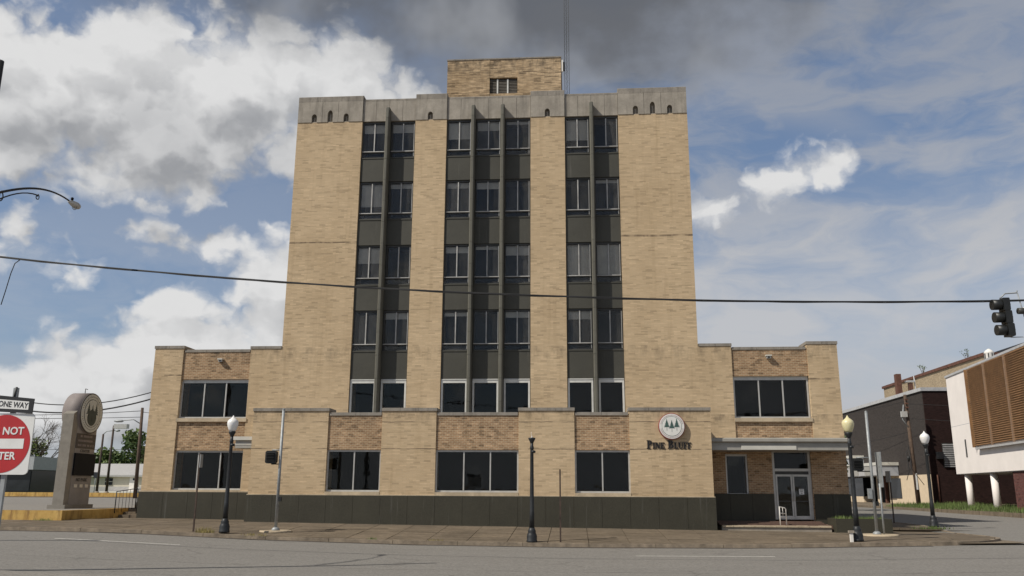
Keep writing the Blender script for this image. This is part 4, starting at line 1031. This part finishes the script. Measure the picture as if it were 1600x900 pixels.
mo = thing('monument_sign', (-24.5, .7, 1.0), 'tall tan monument sign with pine tree seal and dark message screen', 'monument sign')
FX = -24.05; MY = .75; SZ = 5.57; SX = -23.95
MB().box(-24.75, -23.88, -.66, 1.74, .9, 1.18).build('plinth', 'monument_granite', mo)
MB().box(-24.60, FX, -.12, 1.60, 1.18, 5.4).build('body', 'monument_tan', mo)
MB().lathe([(1.0, -24.85), (1.0, SX)], (0, MY, SZ), 44, 'x').build('drum', 'monument_brown', mo)
MB().prism_x([(-.52, 1.17), (-.12, 1.17), (-.12, 5.68), (-.52, 5.46)], -24.60, -24.06).build('buttress', 'monument_granite', mo)
MB().lathe([(1.0, SX), (.99, SX + .03)], (0, MY, SZ), 48, 'x').build('seal_rim', 'monument_plate', mo)
MB().lathe([(.94, SX + .03), (.935, SX + .04)], (0, MY, SZ), 48, 'x').build('seal_ring', 'monument_seal', mo)
MB().lathe([(.69, SX + .04), (.69, SX + .046)], (0, MY, SZ), 40, 'x').build('ring_line', 'monument_plate', mo)
MB().lathe([(.66, SX + .046), (.66, SX + .052)], (0, MY, SZ), 40, 'x').build('seal_face', 'monument_seal', mo)
pine_emblem(mo, 'emblem_dark', (0, MY, SZ + .03), 1.5, SX + .053, 'x')
MB().lathe([(.40, SX + .052), (.38, SX + .056)], (0, MY, SZ - .22), 20, 'x').build('pine_base', 'emblem_dark', mo)
ring_marks(mo, 'monument_plate', (0, MY, SZ), .81, 46, SX + .0405, 'x', lambda a: abs(a % math.pi) < .2 or abs(a % math.pi - math.pi) < .2)
bx('name_plate', 'monument_plate', mo, FX, FX + .02, -.10, 1.58, 3.84, 4.55)
for k, (a, c) in enumerate(((.2, 1.25), (.05, 1.4), (.05, 1.42))):
    n_ = random.Random(k); y = a
    while y < c:
        d = n_.uniform(.05, .10); bx('worn_letter', 'monument_brown', mo, FX + .02, FX + .028, y, min(c, y + d), 4.38 - .22 * k, 4.48 - .22 * k); y += d + n_.choice((.03, .03, .10))
text_mesh('plate_text', 'CENTER', .19, 'sign_black', mo, (FX + .008, MY, 3.72), '+x', sx=1.2)
bx('message_screen', 'screen_black', mo, FX, FX + .08, -.12, 1.66, 2.55, 3.60)
text_mesh('plate_text', 'NO PARK', .22, 'letter_black', mo, (FX + .008, MY, 2.34), '+x', sx=1.0, bold=.004)
for y in (.28, .75, 1.22): bx('switch_plate', 'aluminium', mo, FX, FX + .02, y - .13, y + .13, 1.98, 2.13)
MB().tube([(-24.4, MY, 6.5), (-24.4, MY, 6.80), (-24.4, MY + .2, 6.78)], .02, 5).build('top_hook', 'dark_frame', mo)

# second yellow kerb and buildings across the lot
k2 = thing('lot_kerb_wall', (-60, 44, 1.0), 'long low yellow kerb wall on the far side of the parking lot', 'wall')
MB().box(-110, -40.5, 44, 44.35, .9, 1.52).build('wall_run', 'yellow_paint', k2); MB().box(-110, -40.5, 43.6, 44.0, .85, 1.12).build('kerb_foot', 'walk_concrete', k2)
sheet('lot_lawn', frange(-120, -30, 15), frange(44.4, 100, 14), lambda x, y: 1.1 + (y - 44) * .006, 'grass_blade')
g1 = thing('glass_front_building', (-68, 60, 1.1), 'low dark glass-fronted building with broad grey fascia', 'building')
MB().box(-99, -65.5, 60.3, 66, .9, 4.1).build('wall', 'dark_glass_wall', g1); MB().box(-99.5, -65.0, 59.6, 66.5, 4.1, 5.65).build('fascia', 'fascia_grey', g1)
for k in range(9):
    x0 = -98.8 + k * 3.7
    pn_ = MB().box(x0, x0 + .14, 60.2, 60.3, 1.1, 4.1).build('mullion', 'black_iron', g1)
    bx('window_pane', 'dark_glass_wall', g1, x0 + .3, x0 + 3.6, 60.22, 60.295, 1.6, 3.9)
g2 = thing('pale_siding_building', (-60, 82, 1.2), 'long pale single-storey building with grey metal roof and white door', 'building')
MB().box(-75, -45, 82, 92, .9, 3.7).build('wall', 'pale_siding', g2)
MB().box(-75.02, -44.98, 81.94, 82, 1.0, 2.2).build('lower_cladding', 'grey_roof', g2)
MB().prism_x([(81.4, 3.6), (92.6, 3.6), (92.6, 3.8), (87, 5.6), (81.4, 3.85)][::1], -75.5, -44.5).build('roof', 'grey_roof', g2)
dd = bx('door', 'white_paint', g2, -64.6, -63.4, 81.85, 81.93, 1.5, 3.9); bx('door_light', 'sign_black', dd, -64.1, -63.8, 81.82, 81.85, 3.1, 3.4)
for x0 in (-73, -68.3, -61.5, -58, -52):
    ww = bx('window', 'dark_glass_wall', g2, x0, x0 + 1.1, 81.9, 81.96, 2.4, 3.4); bx('window_bar', 'white_paint', ww, x0 + .52, x0 + .58, 81.86, 81.9, 2.4, 3.4); bx('window_bar', 'white_paint', ww, x0, x0 + 1.1, 81.865, 81.895, 2.87, 2.93)
bx('ramp_board', 'white_paint', g2, -67.5, -62, 78.5, 81.8, 1.2, 1.55)
# poles and lights over the lot
u1 = thing('utility_pole', (-41.7, 40, 1.0), 'dark wooden utility pole with street light arm next to the wing', 'utility pole')
MB().tube([(-41.7, 40, .9), (-41.9, 40, 9.6)], [.19, .13], 10).build('pole', 'wood_pole', u1)
MB().tube([(-41.85, 40, 8.0), (-42.6, 39.9, 8.45), (-43.6, 39.8, 8.35)], .05, 6).build('light_arm', 'galvanised', u1); MB().lathe([(.06, -.5), (.14, -.2), (.12, .3), (.04, .45)], (-44.0, 39.8, 8.3), 10, 'x').build('lamp_head', 'galvanised', u1)
def lot_light(x, y, h, label, box):
    t = thing('lot_light', (x, y, 1.1), label, 'light pole', 'lot lights')
    MB().tube([(x, y, 1.0), (x, y, h)], [.16, .11], 8).build('pole', 'rusty_post', t); MB().lathe([(.3, 0), (.28, .5), (.2, .6)], (x, y, 1.0), 10).build('footing', 'concrete', t)
    if box: bx('flood_head', 'aluminium', t, x + .15, x + 1.7, y - .3, y + .3, h - .35, h + .15); MB().tube([(x, y, h - .1), (x + .3, y, h - .1)], .06, 6).build('arm', 'galvanised', t)
    else: MB().tube([(x, y, h), (x + .4, y, h + .35), (x + 1.5, y, h + .45)], .05, 6).build('arm', 'galvanised', t); MB().lathe([(.05, 0), (.14, .25), (.1, .6)], (x + 1.4, y, h + .42), 8, 'x').build('lamp_head', 'galvanised', t)
lot_light(-52.95, 55, 9.0, 'brown pole with boxy flood light over the parking lot', True); lot_light(-55.8, 58, 8.2, 'slim grey pole with curved lamp arm over the parking lot', False)
t = thing('lot_sign_post', (-42.5, 44.2, 1.1), 'slim grey post standing close to the dark utility pole', 'sign post'); MB().tube([(-42.5, 45, 1.0), (-42.5, 45, 5.2)], .06, 6).build('post', 'galvanised', t)
t = thing('parking_sign', (-50.4, 48, 1.1), 'thin post with small blue sign near the pale building', 'road sign'); MB().tube([(-50.4, 48, 1.0), (-50.4, 48, 3.6)], .04, 6).build('post', 'galvanised', t); bx('sign_plate', 'dark_glass_wall', t, -50.6, -50.2, 47.93, 47.96, 3.0, 3.6)
# wires on the left
def wire(a, b2, s_, r, label, grp='wires on the left'):
    o = MB().tube(sag(a, b2, s_, 24), r * .8, 4).build('power_wire', 'cable_black', None, a)
    tag(o, label, 'wire', grp)
wire((-110, 46, 15.5), (-41.9, 40, 9.3), 2.4, .035, 'dark power wire strung behind the monument sign to the dark utility pole')
wire((-95, 20, 10.2), (-41.9, 40, 8.7), 1.2, .03, 'lower of two power wires strung behind the monument sign to the utility pole')
wire((-38.2, 10, 8.5), (-20.62, 3, 7.35), 1.35, .035, 'dark service wire running from behind the monument to the wing')
tag(MB().tube([(-38.2, 10, .9), (-38.2, 10, 9.2)], [.17, .12], 10).build('utility_pole', 'wood_pole', None, (-38.2, 10, 1.0)), 'wooden utility pole in the parking lot carrying the two service wires to the wing', 'utility pole')
wire((-38.2, 10, 7.85), (-20.62, 3, 7.0), 1.3, .05, 'thick dark service wire running from behind the monument to the wing below the first')
wire((-41.9, 40, 9.2), (-25, 40, 8.0), .3, .03, 'dark wire leaving the utility pole toward the wing')
wire((-110, 60, 7.2), (-25, 60, 6.8), .5, .03, 'low thin wire crossing over the lot below the lamps')

# ------------------------------------------------------------------ trees
def leafy_tree(name, x, y, z, h, r, seed, label, m='leaf_dark', m2='leaf_light', n=2600, size=.26, trunk=.22, group='trees beyond the lot'):
    rnd = random.Random(seed); t = thing(name, (x, y, z), label, 'tree', group)
    tb = MB(); tb.tube([(x, y, z - .2), (x + .1, y, z + h * .3), (x + rnd.uniform(-.3, .3), y, z + h * .62)], [trunk, trunk * .8, trunk * .4], 8)
    cl = []
    for k in range(13):
        a = rnd.uniform(0, 6.28); e = rnd.uniform(-.5, 1.0); rr_ = rnd.uniform(.35, .85)
        c = (x + r * rr_ * math.cos(a), y + r * rr_ * math.sin(a), z + h * .66 + h * .26 * e)
        cl.append(c); tb.tube([(x, y, z + h * rnd.uniform(.28, .5)), ((x + c[0]) / 2, (y + c[1]) / 2, (z + h * .45 + c[2]) / 2), c], [trunk * .4, trunk * .25, .03], 5)
    tb.build('trunk', 'bark', t)
    for j, (mm, frac) in enumerate(((m, .6), (m2, .4))):
        b = MB()
        for i, c in enumerate(cl):
            q = leaf_cloud((c[0], c[1], c[2] + (.12 if j else 0) * r), (r * .36, r * .36, h * .13), int(n * frac / len(cl)), size, seed * 31 + i + j * 100)
            o_ = len(b.v); b.v += q.v; b.f += [tuple(v + o_ for v in f_) for f_ in q.f]; b.sm += q.sm
        tag(b.build('crown', mm, t), kind='stuff') if False else b.build('crown', mm, t)
    return t
leafy_tree('oak_tree', -69.8, 96, 1.2, 9.6, 5.0, 5, 'round green tree rising behind the pale building roof', n=3400, size=.30)
leafy_tree('oak_tree', -66.0, 97, 1.2, 8.0, 4.6, 8, 'lighter olive green tree right beside the wing, behind the pale building', 'leaf_light', 'leaf_pale', n=3000, size=.30)
leafy_tree('oak_tree', -76.5, 98, 1.2, 7.0, 4.6, 12, 'lower dark green tree peeking out beside the monument sign', n=2600, size=.30)
leafy_tree('hedge_tree', -89, 92, 1.2, 8.2, 6.0, 14, 'pale olive shrub mass below the bare tree', 'leaf_pale', 'leaf_light', n=3000, size=.26)
leafy_tree('corner_tree', 21.0, 33, .5, 6.0, 1.7, 21, 'green street tree in the gap beside the entrance wing', 'leaf_dark', 'leaf_dark', n=1900, size=.15, group='trees on the side street')
def bare_tree(x, y, z, h, seed, label):
    rnd = random.Random(seed); t = thing('bare_tree', (x, y, z), label, 'tree'); tr_ = MB(); tw = MB()
    def br(p, d, l, r, dep):
        q = p + d * l; mid = p + d * l * .5 + Vector((rnd.uniform(-1, 1), rnd.uniform(-1, 1), rnd.uniform(-.3, .6))) * l * .08
        (tr_ if dep < 3 else tw).tube([p, mid, q], [r, r * .85, r * .66], 5 if dep < 3 else 3, dep < 2)
        if dep >= 6: return
        for _ in range(rnd.choice((2, 3, 3)) if dep else 5):
            a = Vector((rnd.gauss(0, 1), rnd.gauss(0, 1), rnd.gauss(0, .6))).normalized()
            nd = (d * 1.0 + a * rnd.uniform(.55, .95) + Vector((0, 0, .12))).normalized()
            br(q if rnd.random() < .65 else mid, nd, l * rnd.uniform(.62, .84), r * .58, dep + 1)
    br(Vector((x, y, z)), Vector((.03, 0, 1)), h * .26, .26, 0)
    tr_.build('trunk', 'bark', t); tw.build('crown', 'twig', t); return t
bare_tree(-87.5, 95, 1.2, 16.5, 4, 'bare leafless tree behind the grey fascia building')

# ------------------------------------------------------------------ right: buildings along the side street
sheet('verge', [28.2, 29.4, 31, 34, 60, 160], frange(5, 160, 8), lambda x, y: side_z(y) + .10 + (.22 if x > 29 else 0) + max(0, min(.15, (x - 31) * .05)), 'earth')
kb = MB().box(28.0, 28.2, 4, 160, .2, .72).build('verge_kerb', 'walk_concrete'); tag(kb, kind='structure')
b = MB(); rnd = random.Random(17)
for _ in range(9000):
    y0 = rnd.uniform(14, 42); x0 = 28.3 + rnd.random() ** 1.1 * 5.5; z0 = side_z(y0) + .12 + (.22 if x0 > 29 else .22 * (x0 - 28.2)) + max(0, min(.15, (x0 - 31) * .05))
    h = rnd.uniform(.08, .34) * (1.5 if rnd.random() < .08 else 1); a = rnd.uniform(0, 6.28); d = rnd.uniform(0, .14); wd = rnd.uniform(.015, .035)
    b.poly([(x0 - wd * math.sin(a), y0 + wd * math.cos(a), z0 - .1), (x0 + wd * math.sin(a), y0 - wd * math.cos(a), z0 - .1), (x0 + d * math.cos(a), y0 + d * math.sin(a), z0 + h)])
tag(b.build('verge_grass', 'grass_blade'), 'rough green grass on the verge in front of the white building', 'grass', kind='stuff')

db = thing('dark_brick_building', (32, 40, .6), 'dark grey and maroon brick building with pale metal roof edge', 'building')
MB().box(31.85, 60, 40.0, 85, 3.55, 11.0).build('wall', 'dark_brick', db)
MB().box(31.87, 60.0, 39.9, 40.0, .4, 11.0).build('front_wall', 'maroon_brick', db)
MB().box(31.7, 60.1, 39.8, 85.2, 11.0, 11.32).build('roof_edge', 'metal_edge', db)
# lower painted storefront facing the side street
MB().box(31.83, 33.0, 40.0, 50.5, .4, 3.55).box(31.83, 33.0, 58.5, 85, .4, 1.5).build('storefront_wall', 'beige_paint', db)
bx('shop_recess', 'room_dark', db, 33.2, 33.6, 50.5, 85, .4, 3.55)
for k in range(7): bx('shop_window', 'dark_glass_wall', db, 31.9, 31.98, 58.6 + k * 3.6, 61.9 + k * 3.6, 1.5, 3.5)
bx('shop_window', 'dark_glass_wall', db, 31.78, 31.829, 47.2, 50.2, 1.4, 3.3)
bx('door_post', 'rust_red', db, 31.8, 32.1, 51.5, 51.8, .5, 3.5); bx('door_post', 'beige_paint', db, 31.8, 32.1, 53.5, 54.0, .5, 3.5)
aw = bx('awning', 'fascia_grey', db, 29.9, 31.8, 47.5, 57.5, 3.55, 4.55); bx('awning_top', 'canopy_light', aw, 29.8, 31.85, 47.4, 57.6, 4.55, 4.85)
for k in range(5): bx('awning_panel', 'canopy_metal' if k % 2 else 'grey_roof', aw, 29.85, 29.9, 47.55 + k * 2, 49.4 + k * 2, 3.6, 4.5)
a2 = bx('upper_awning', 'fascia_grey', db, 30.5, 31.84, 57.5, 66, 4.6, 5.6); bx('awning_top', 'canopy_light', a2, 30.4, 31.845, 57.4, 66.1, 5.6, 5.9)
gv = MB().box(33.05, 34.9, 39.84, 39.9, 4.15, 6.3).build('wall_grille', 'dark_frame', db)
for k in range(13): bx('grille_slat', 'metal_edge', gv, 33.1, 34.85, 39.76, 39.84, 4.2 + k * .16, 4.28 + k * .16)
bx('wall_box', 'sign_black', db, 32.45, 32.95, 39.4, 39.9, 4.9, 5.5)
bx('roof_chimney', 'rust_red', db, 37.0, 37.55, 59.6, 60.3, 11.3, 15.2); bx('roof_chimney', 'rust_red', db, 38.45, 38.85, 59.8, 60.3, 11.3, 14.2)
MB().box(38.2, 39.1, 59.7, 60.4, 14.3, 14.45).build('chimney_cap', 'metal_edge', db)
MB().tube([(39.3, 60, 11.3), (39.1, 60, 15.0)], .06, 6).build('roof_vent_pipe', 'metal_edge', db)
MB().tube([(40.3, 46, 11.3), (40.3, 46, 13.9)], .07, 6).build('roof_vent_pipe', 'rust_red', db)
MB().tube([(32.35, 39.85, .5), (32.35, 39.85, 3.5)], .08, 6).build('drain_pipe', 'rust_red', db)

# white building on columns with louvred screens (turned a little, local frame: x along facade from far to near, -y outward)
ang = math.atan2(20 - 34, 30.0 - 31.56)
wb = thing('white_louvred_building', (31.55, 34.0, .85), 'white building raised on round columns with brown wooden louvre screens', 'building', rotz=ang)
# local +x runs along the street facade toward the viewer; local -y points to the street
def wbx(name, m, x0, x1, y0, y1, z0, z1, parent=None): return bx(name, m, parent or wb, x0, x1, y0, y1, z0, z1)
MB().box(0, 23, 0, 14, 2.60, 10.55).build('wall', 'stucco_white', wb)
wbx('roof_edge', 'metal_edge', -.05, 23.1, -.08, 14.1, 10.55, 10.72)
wbx('soffit', 'grey_roof', .05, 22.9, .05, 13.9, 2.55, 2.60)
wbx('recess_wall', 'maroon_brick', .3, 11.6, 5.2, 5.5, -.4, 2.55)
wbx('brick_wall', 'red_brick', 11.6, 23, .15, 5.5, -.4, 2.55)
wbx('door_jamb', 'dark_frame', 9.6, 9.7, 5.12, 5.2, -.3, 2.5)
wbx('step_block', 'concrete', 10.6, 11.4, 1.0, 2.0, -.3, .15)
for cx_ in (1.35, 7.1): MB().lathe([(.26, -.4), (.26, 2.55)], (cx_, .45, 0), 20).build('column', 'stucco_white', wb)
wbx('slit_window', 'dark_frame', 2.95, 3.25, -.02, .0, 3.85, 5.25)
wbx('panel_joint', 'fascia_grey', .02, 5.6, -.003, -.0005, 6.42, 6.45)
sx = [5.7, 9.45, 13.55, 17.6, 21.6]
for a, c in zip(sx, sx[1:]):
    lf = MB().box(a + .02, c - .1, -.10, -.004, 4.6, 10.5).build('louvre_backing', 'louvre_wood', wb)
    s_ = MB(); z = 4.62
    while z < 10.4:
        s_.hexa([(a + .05, -.22, z), (c - .12, -.22, z), (c - .12, -.12, z + .05), (a + .05, -.12, z + .05)], [(a + .05, -.22, z + .055), (c - .12, -.22, z + .055), (c - .12, -.12, z + .105), (a + .05, -.12, z + .105)]); z += .155
    tag(s_.build('louvre_slats', 'louvre_wood', lf), kind='stuff')
    wbx('louvre_mullion', 'louvre_frame', c - .08, c - .03, -.25, -.1, 4.5, 10.5)
wbx('louvre_mullion', 'louvre_wood', 5.64, 5.70, -.34, -.1, 4.5, 10.5)
wbx('louvre_foot', 'grey_roof', 6.2, 21.6, -.34, -.05, 4.32, 4.46)
vl = thing('roof_ventilator', (34.4, 32, 11.6), 'white lantern-shaped roof ventilator above the louvred building', 'ventilator')
MB().lathe([(.22, 11.2), (.22, 12.3)], (34.4, 32, 0), 14).build('vent_pipe', 'beige_paint', vl); MB().lathe([(.30, 12.3), (.36, 12.4), (.36, 13.2), (.40, 13.25), (.28, 13.42), (.05, 13.58)], (34.4, 32, 0), 16).build('vent_head', 'white_paint', vl)
for k in range(8): q = k * math.pi / 4 + .2; MB().box(34.4 + .365 * math.cos(q) - .03, 34.4 + .365 * math.cos(q) + .03, 32 + .365 * math.sin(q) - .03, 32 + .365 * math.sin(q) + .03, 12.42, 13.18).build('vent_slot', 'dark_frame', vl)
fb = thing('tan_brick_building', (46.3, 58, .6), 'tall tan brick building rising behind the dark brick one', 'building')
MB().box(46.3, 75, 58, 90, .4, 17.0).build('wall', 'tan_brick', fb); MB().box(46.1, 75.2, 57.8, 90.2, 17.0, 17.35).build('coping', 'rust_red', fb)
MB().box(52, 70, 57.5, 70, 17.35, 18.5).build('roof_house', 'tan_brick', fb); MB().box(51.7, 70.3, 57.2, 70.3, 18.5, 18.8).build('roof_house_edge', 'sign_black', fb)
MB().box(45.4, 47.4, 56.8, 59.5, 13.0, 14.6).build('cornice_block', 'dark_frame', fb); MB().box(44.9, 56, 56.4, 59.8, 14.6, 15.1).build('cornice', 'fascia_grey', fb)
for k in range(6): bx('window', 'sign_black', fb, 46.22, 46.29, 64.5 + k * 3.1, 65.7 + k * 3.1, 13.0, 14.0)
for x0, y0, sd, lb in ((47.2, 64, 3, 'small weedy sapling growing from the tan roof edge near the ventilator'), (46.6, 76, 6, 'tiny weedy sapling growing from the tan roof edge near the chimneys')):
    t = thing('roof_sapling', (x0, y0, 17.3), lb, 'sapling'); rr_ = random.Random(sd); tb = MB(); lf = MB()
    for _ in range(7):
        e = (x0 + rr_.uniform(-.6, .6), y0 + rr_.uniform(-.8, .8), 17.3 + rr_.uniform(.5, 1.25)); tb.tube([(x0, y0, 17.2), e], [.03, .01], 4)
        q = leaf_cloud(e, (.22, .22, .22), 14, .07, rr_.randint(0, 9999)); o_ = len(lf.v); lf.v += q.v; lf.f += [tuple(v + o_ for v in f_) for f_ in q.f]; lf.sm += q.sm
    tb.build('stem', 'bark', t); lf.build('leaves', 'leaf_light', t)
# utility pole on the verge
up = thing('utility_pole', (29.9, 38.5, .7), 'reddish wooden utility pole with transformer gear in front of the dark brick building', 'utility pole')
MB().tube([(30.0, 38.5, .5), (29.75, 38.5, 10.5)], [.20, .13], 10).build('pole', 'wood_pole', up)
MB().box(29.2, 29.7, 38.2, 38.5, 8.5, 9.0).build('switch_box', 'aluminium', up); MB().tube([(29.75, 38.4, 7.6), (29.3, 38.4, 8.3), (29.5, 38.4, 9.6)], .05, 5).build('conduit', 'galvanised', up)
MB().tube([(29.6, 38.35, 6.0), (29.35, 38.35, 5.4), (29.4, 38.35, 3.8), (29.1, 38.3, 3.0)], .03, 5).tube([(29.55, 38.35, 5.8), (29.6, 38.3, 4.0), (30.5, 38.2, 2.6)], .03, 5).build('hanging_cable', 'cable_black', up)
MB().lathe([(.09, 0), (.11, .3), (.08, .5)], (29.45, 38.35, 4.6), 8).build('splice_box', 'signal_black', up)
for k in range(3): MB().box(29.6, 29.9, 38.25, 38.32, 9.3 + .35 * k, 9.4 + .35 * k).build('insulator', 'rust_red', up)
bx('number_tag', 'sign_white', up, 29.86, 30.0, 38.27, 38.29, 2.2, 3.6)
for a, c, s_, lb in (((29.75, 38.5, 9.7), (46, 10, 7.4), .5, 'thin wire running from the reddish utility pole across the white building'), ((29.75, 38.5, 8.4), (44, 8, 6.0), .5, 'thin lower wire running from the reddish utility pole across the white building'), ((29.75, 38.5, 7.2), (26, 90, 7.5), .8, 'thin wire running from the reddish pole along the side street'), ((29.75, 38.5, 9.9), (24, 100, 12.6), .8, 'thin upper wire running from the reddish pole along the side street')):
    wire(a, c, s_, .022, lb, 'wires on the side street')

# ------------------------------------------------------------------ weeds along kerb and wall
def tuft(x, y, z, n, h, m, label, seed, spread=.25):
    rnd = random.Random(seed); b = MB()
    for _ in range(n):
        a = rnd.uniform(0, 6.28); r_ = rnd.random() * spread; x0, y0 = x + r_ * math.cos(a), y + r_ * .4 * math.sin(a); hh = h * rnd.uniform(.4, 1.1); d = rnd.uniform(0, hh * .8); a2 = rnd.uniform(0, 6.28)
        b.poly([(x0 - .012, y0, z - .02), (x0 + .012, y0, z - .02), (x0 + d * math.cos(a2), y0 + d * math.sin(a2), z + hh)])
    tag(b.build('weed_tuft', m, None, (x, y, z)), label, 'weed', 'weeds along the kerb and wall')
tuft(-13.95, -7.75, .36, 110, .22, 'dry_weed', 'yellowish weed tuft on the kerb between rusty post and white globe lamp', 1, .4)
tuft(-12.0, -7.9, .26, 60, .12, 'dry_weed', 'low yellow weed on the kerb by the signal pole pad', 2, .5)
tuft(-5.2, -7.8, .11, 60, .10, 'dry_weed', 'low weed patch on the kerb in front of the podium middle window', 3, .4)
tuft(-7.5, -7.85, .15, 40, .10, 'grass_blade', 'tiny dark weed on the kerb in front of the left podium window', 4, .2)
tuft(-22.9, -3.75, .56, 90, .14, 'grass_blade', 'green weed tuft at the foot of the yellow wall corner', 5, .45)
tuft(-25.2, -3.7, .58, 60, .10, 'grass_blade', 'sparse green weeds at the foot of the yellow wall', 6, .5)
tuft(15.6, -.4, .42, 110, .14, 'grass_blade', 'green weeds at the foot of the corner lamp post', 7, .9)
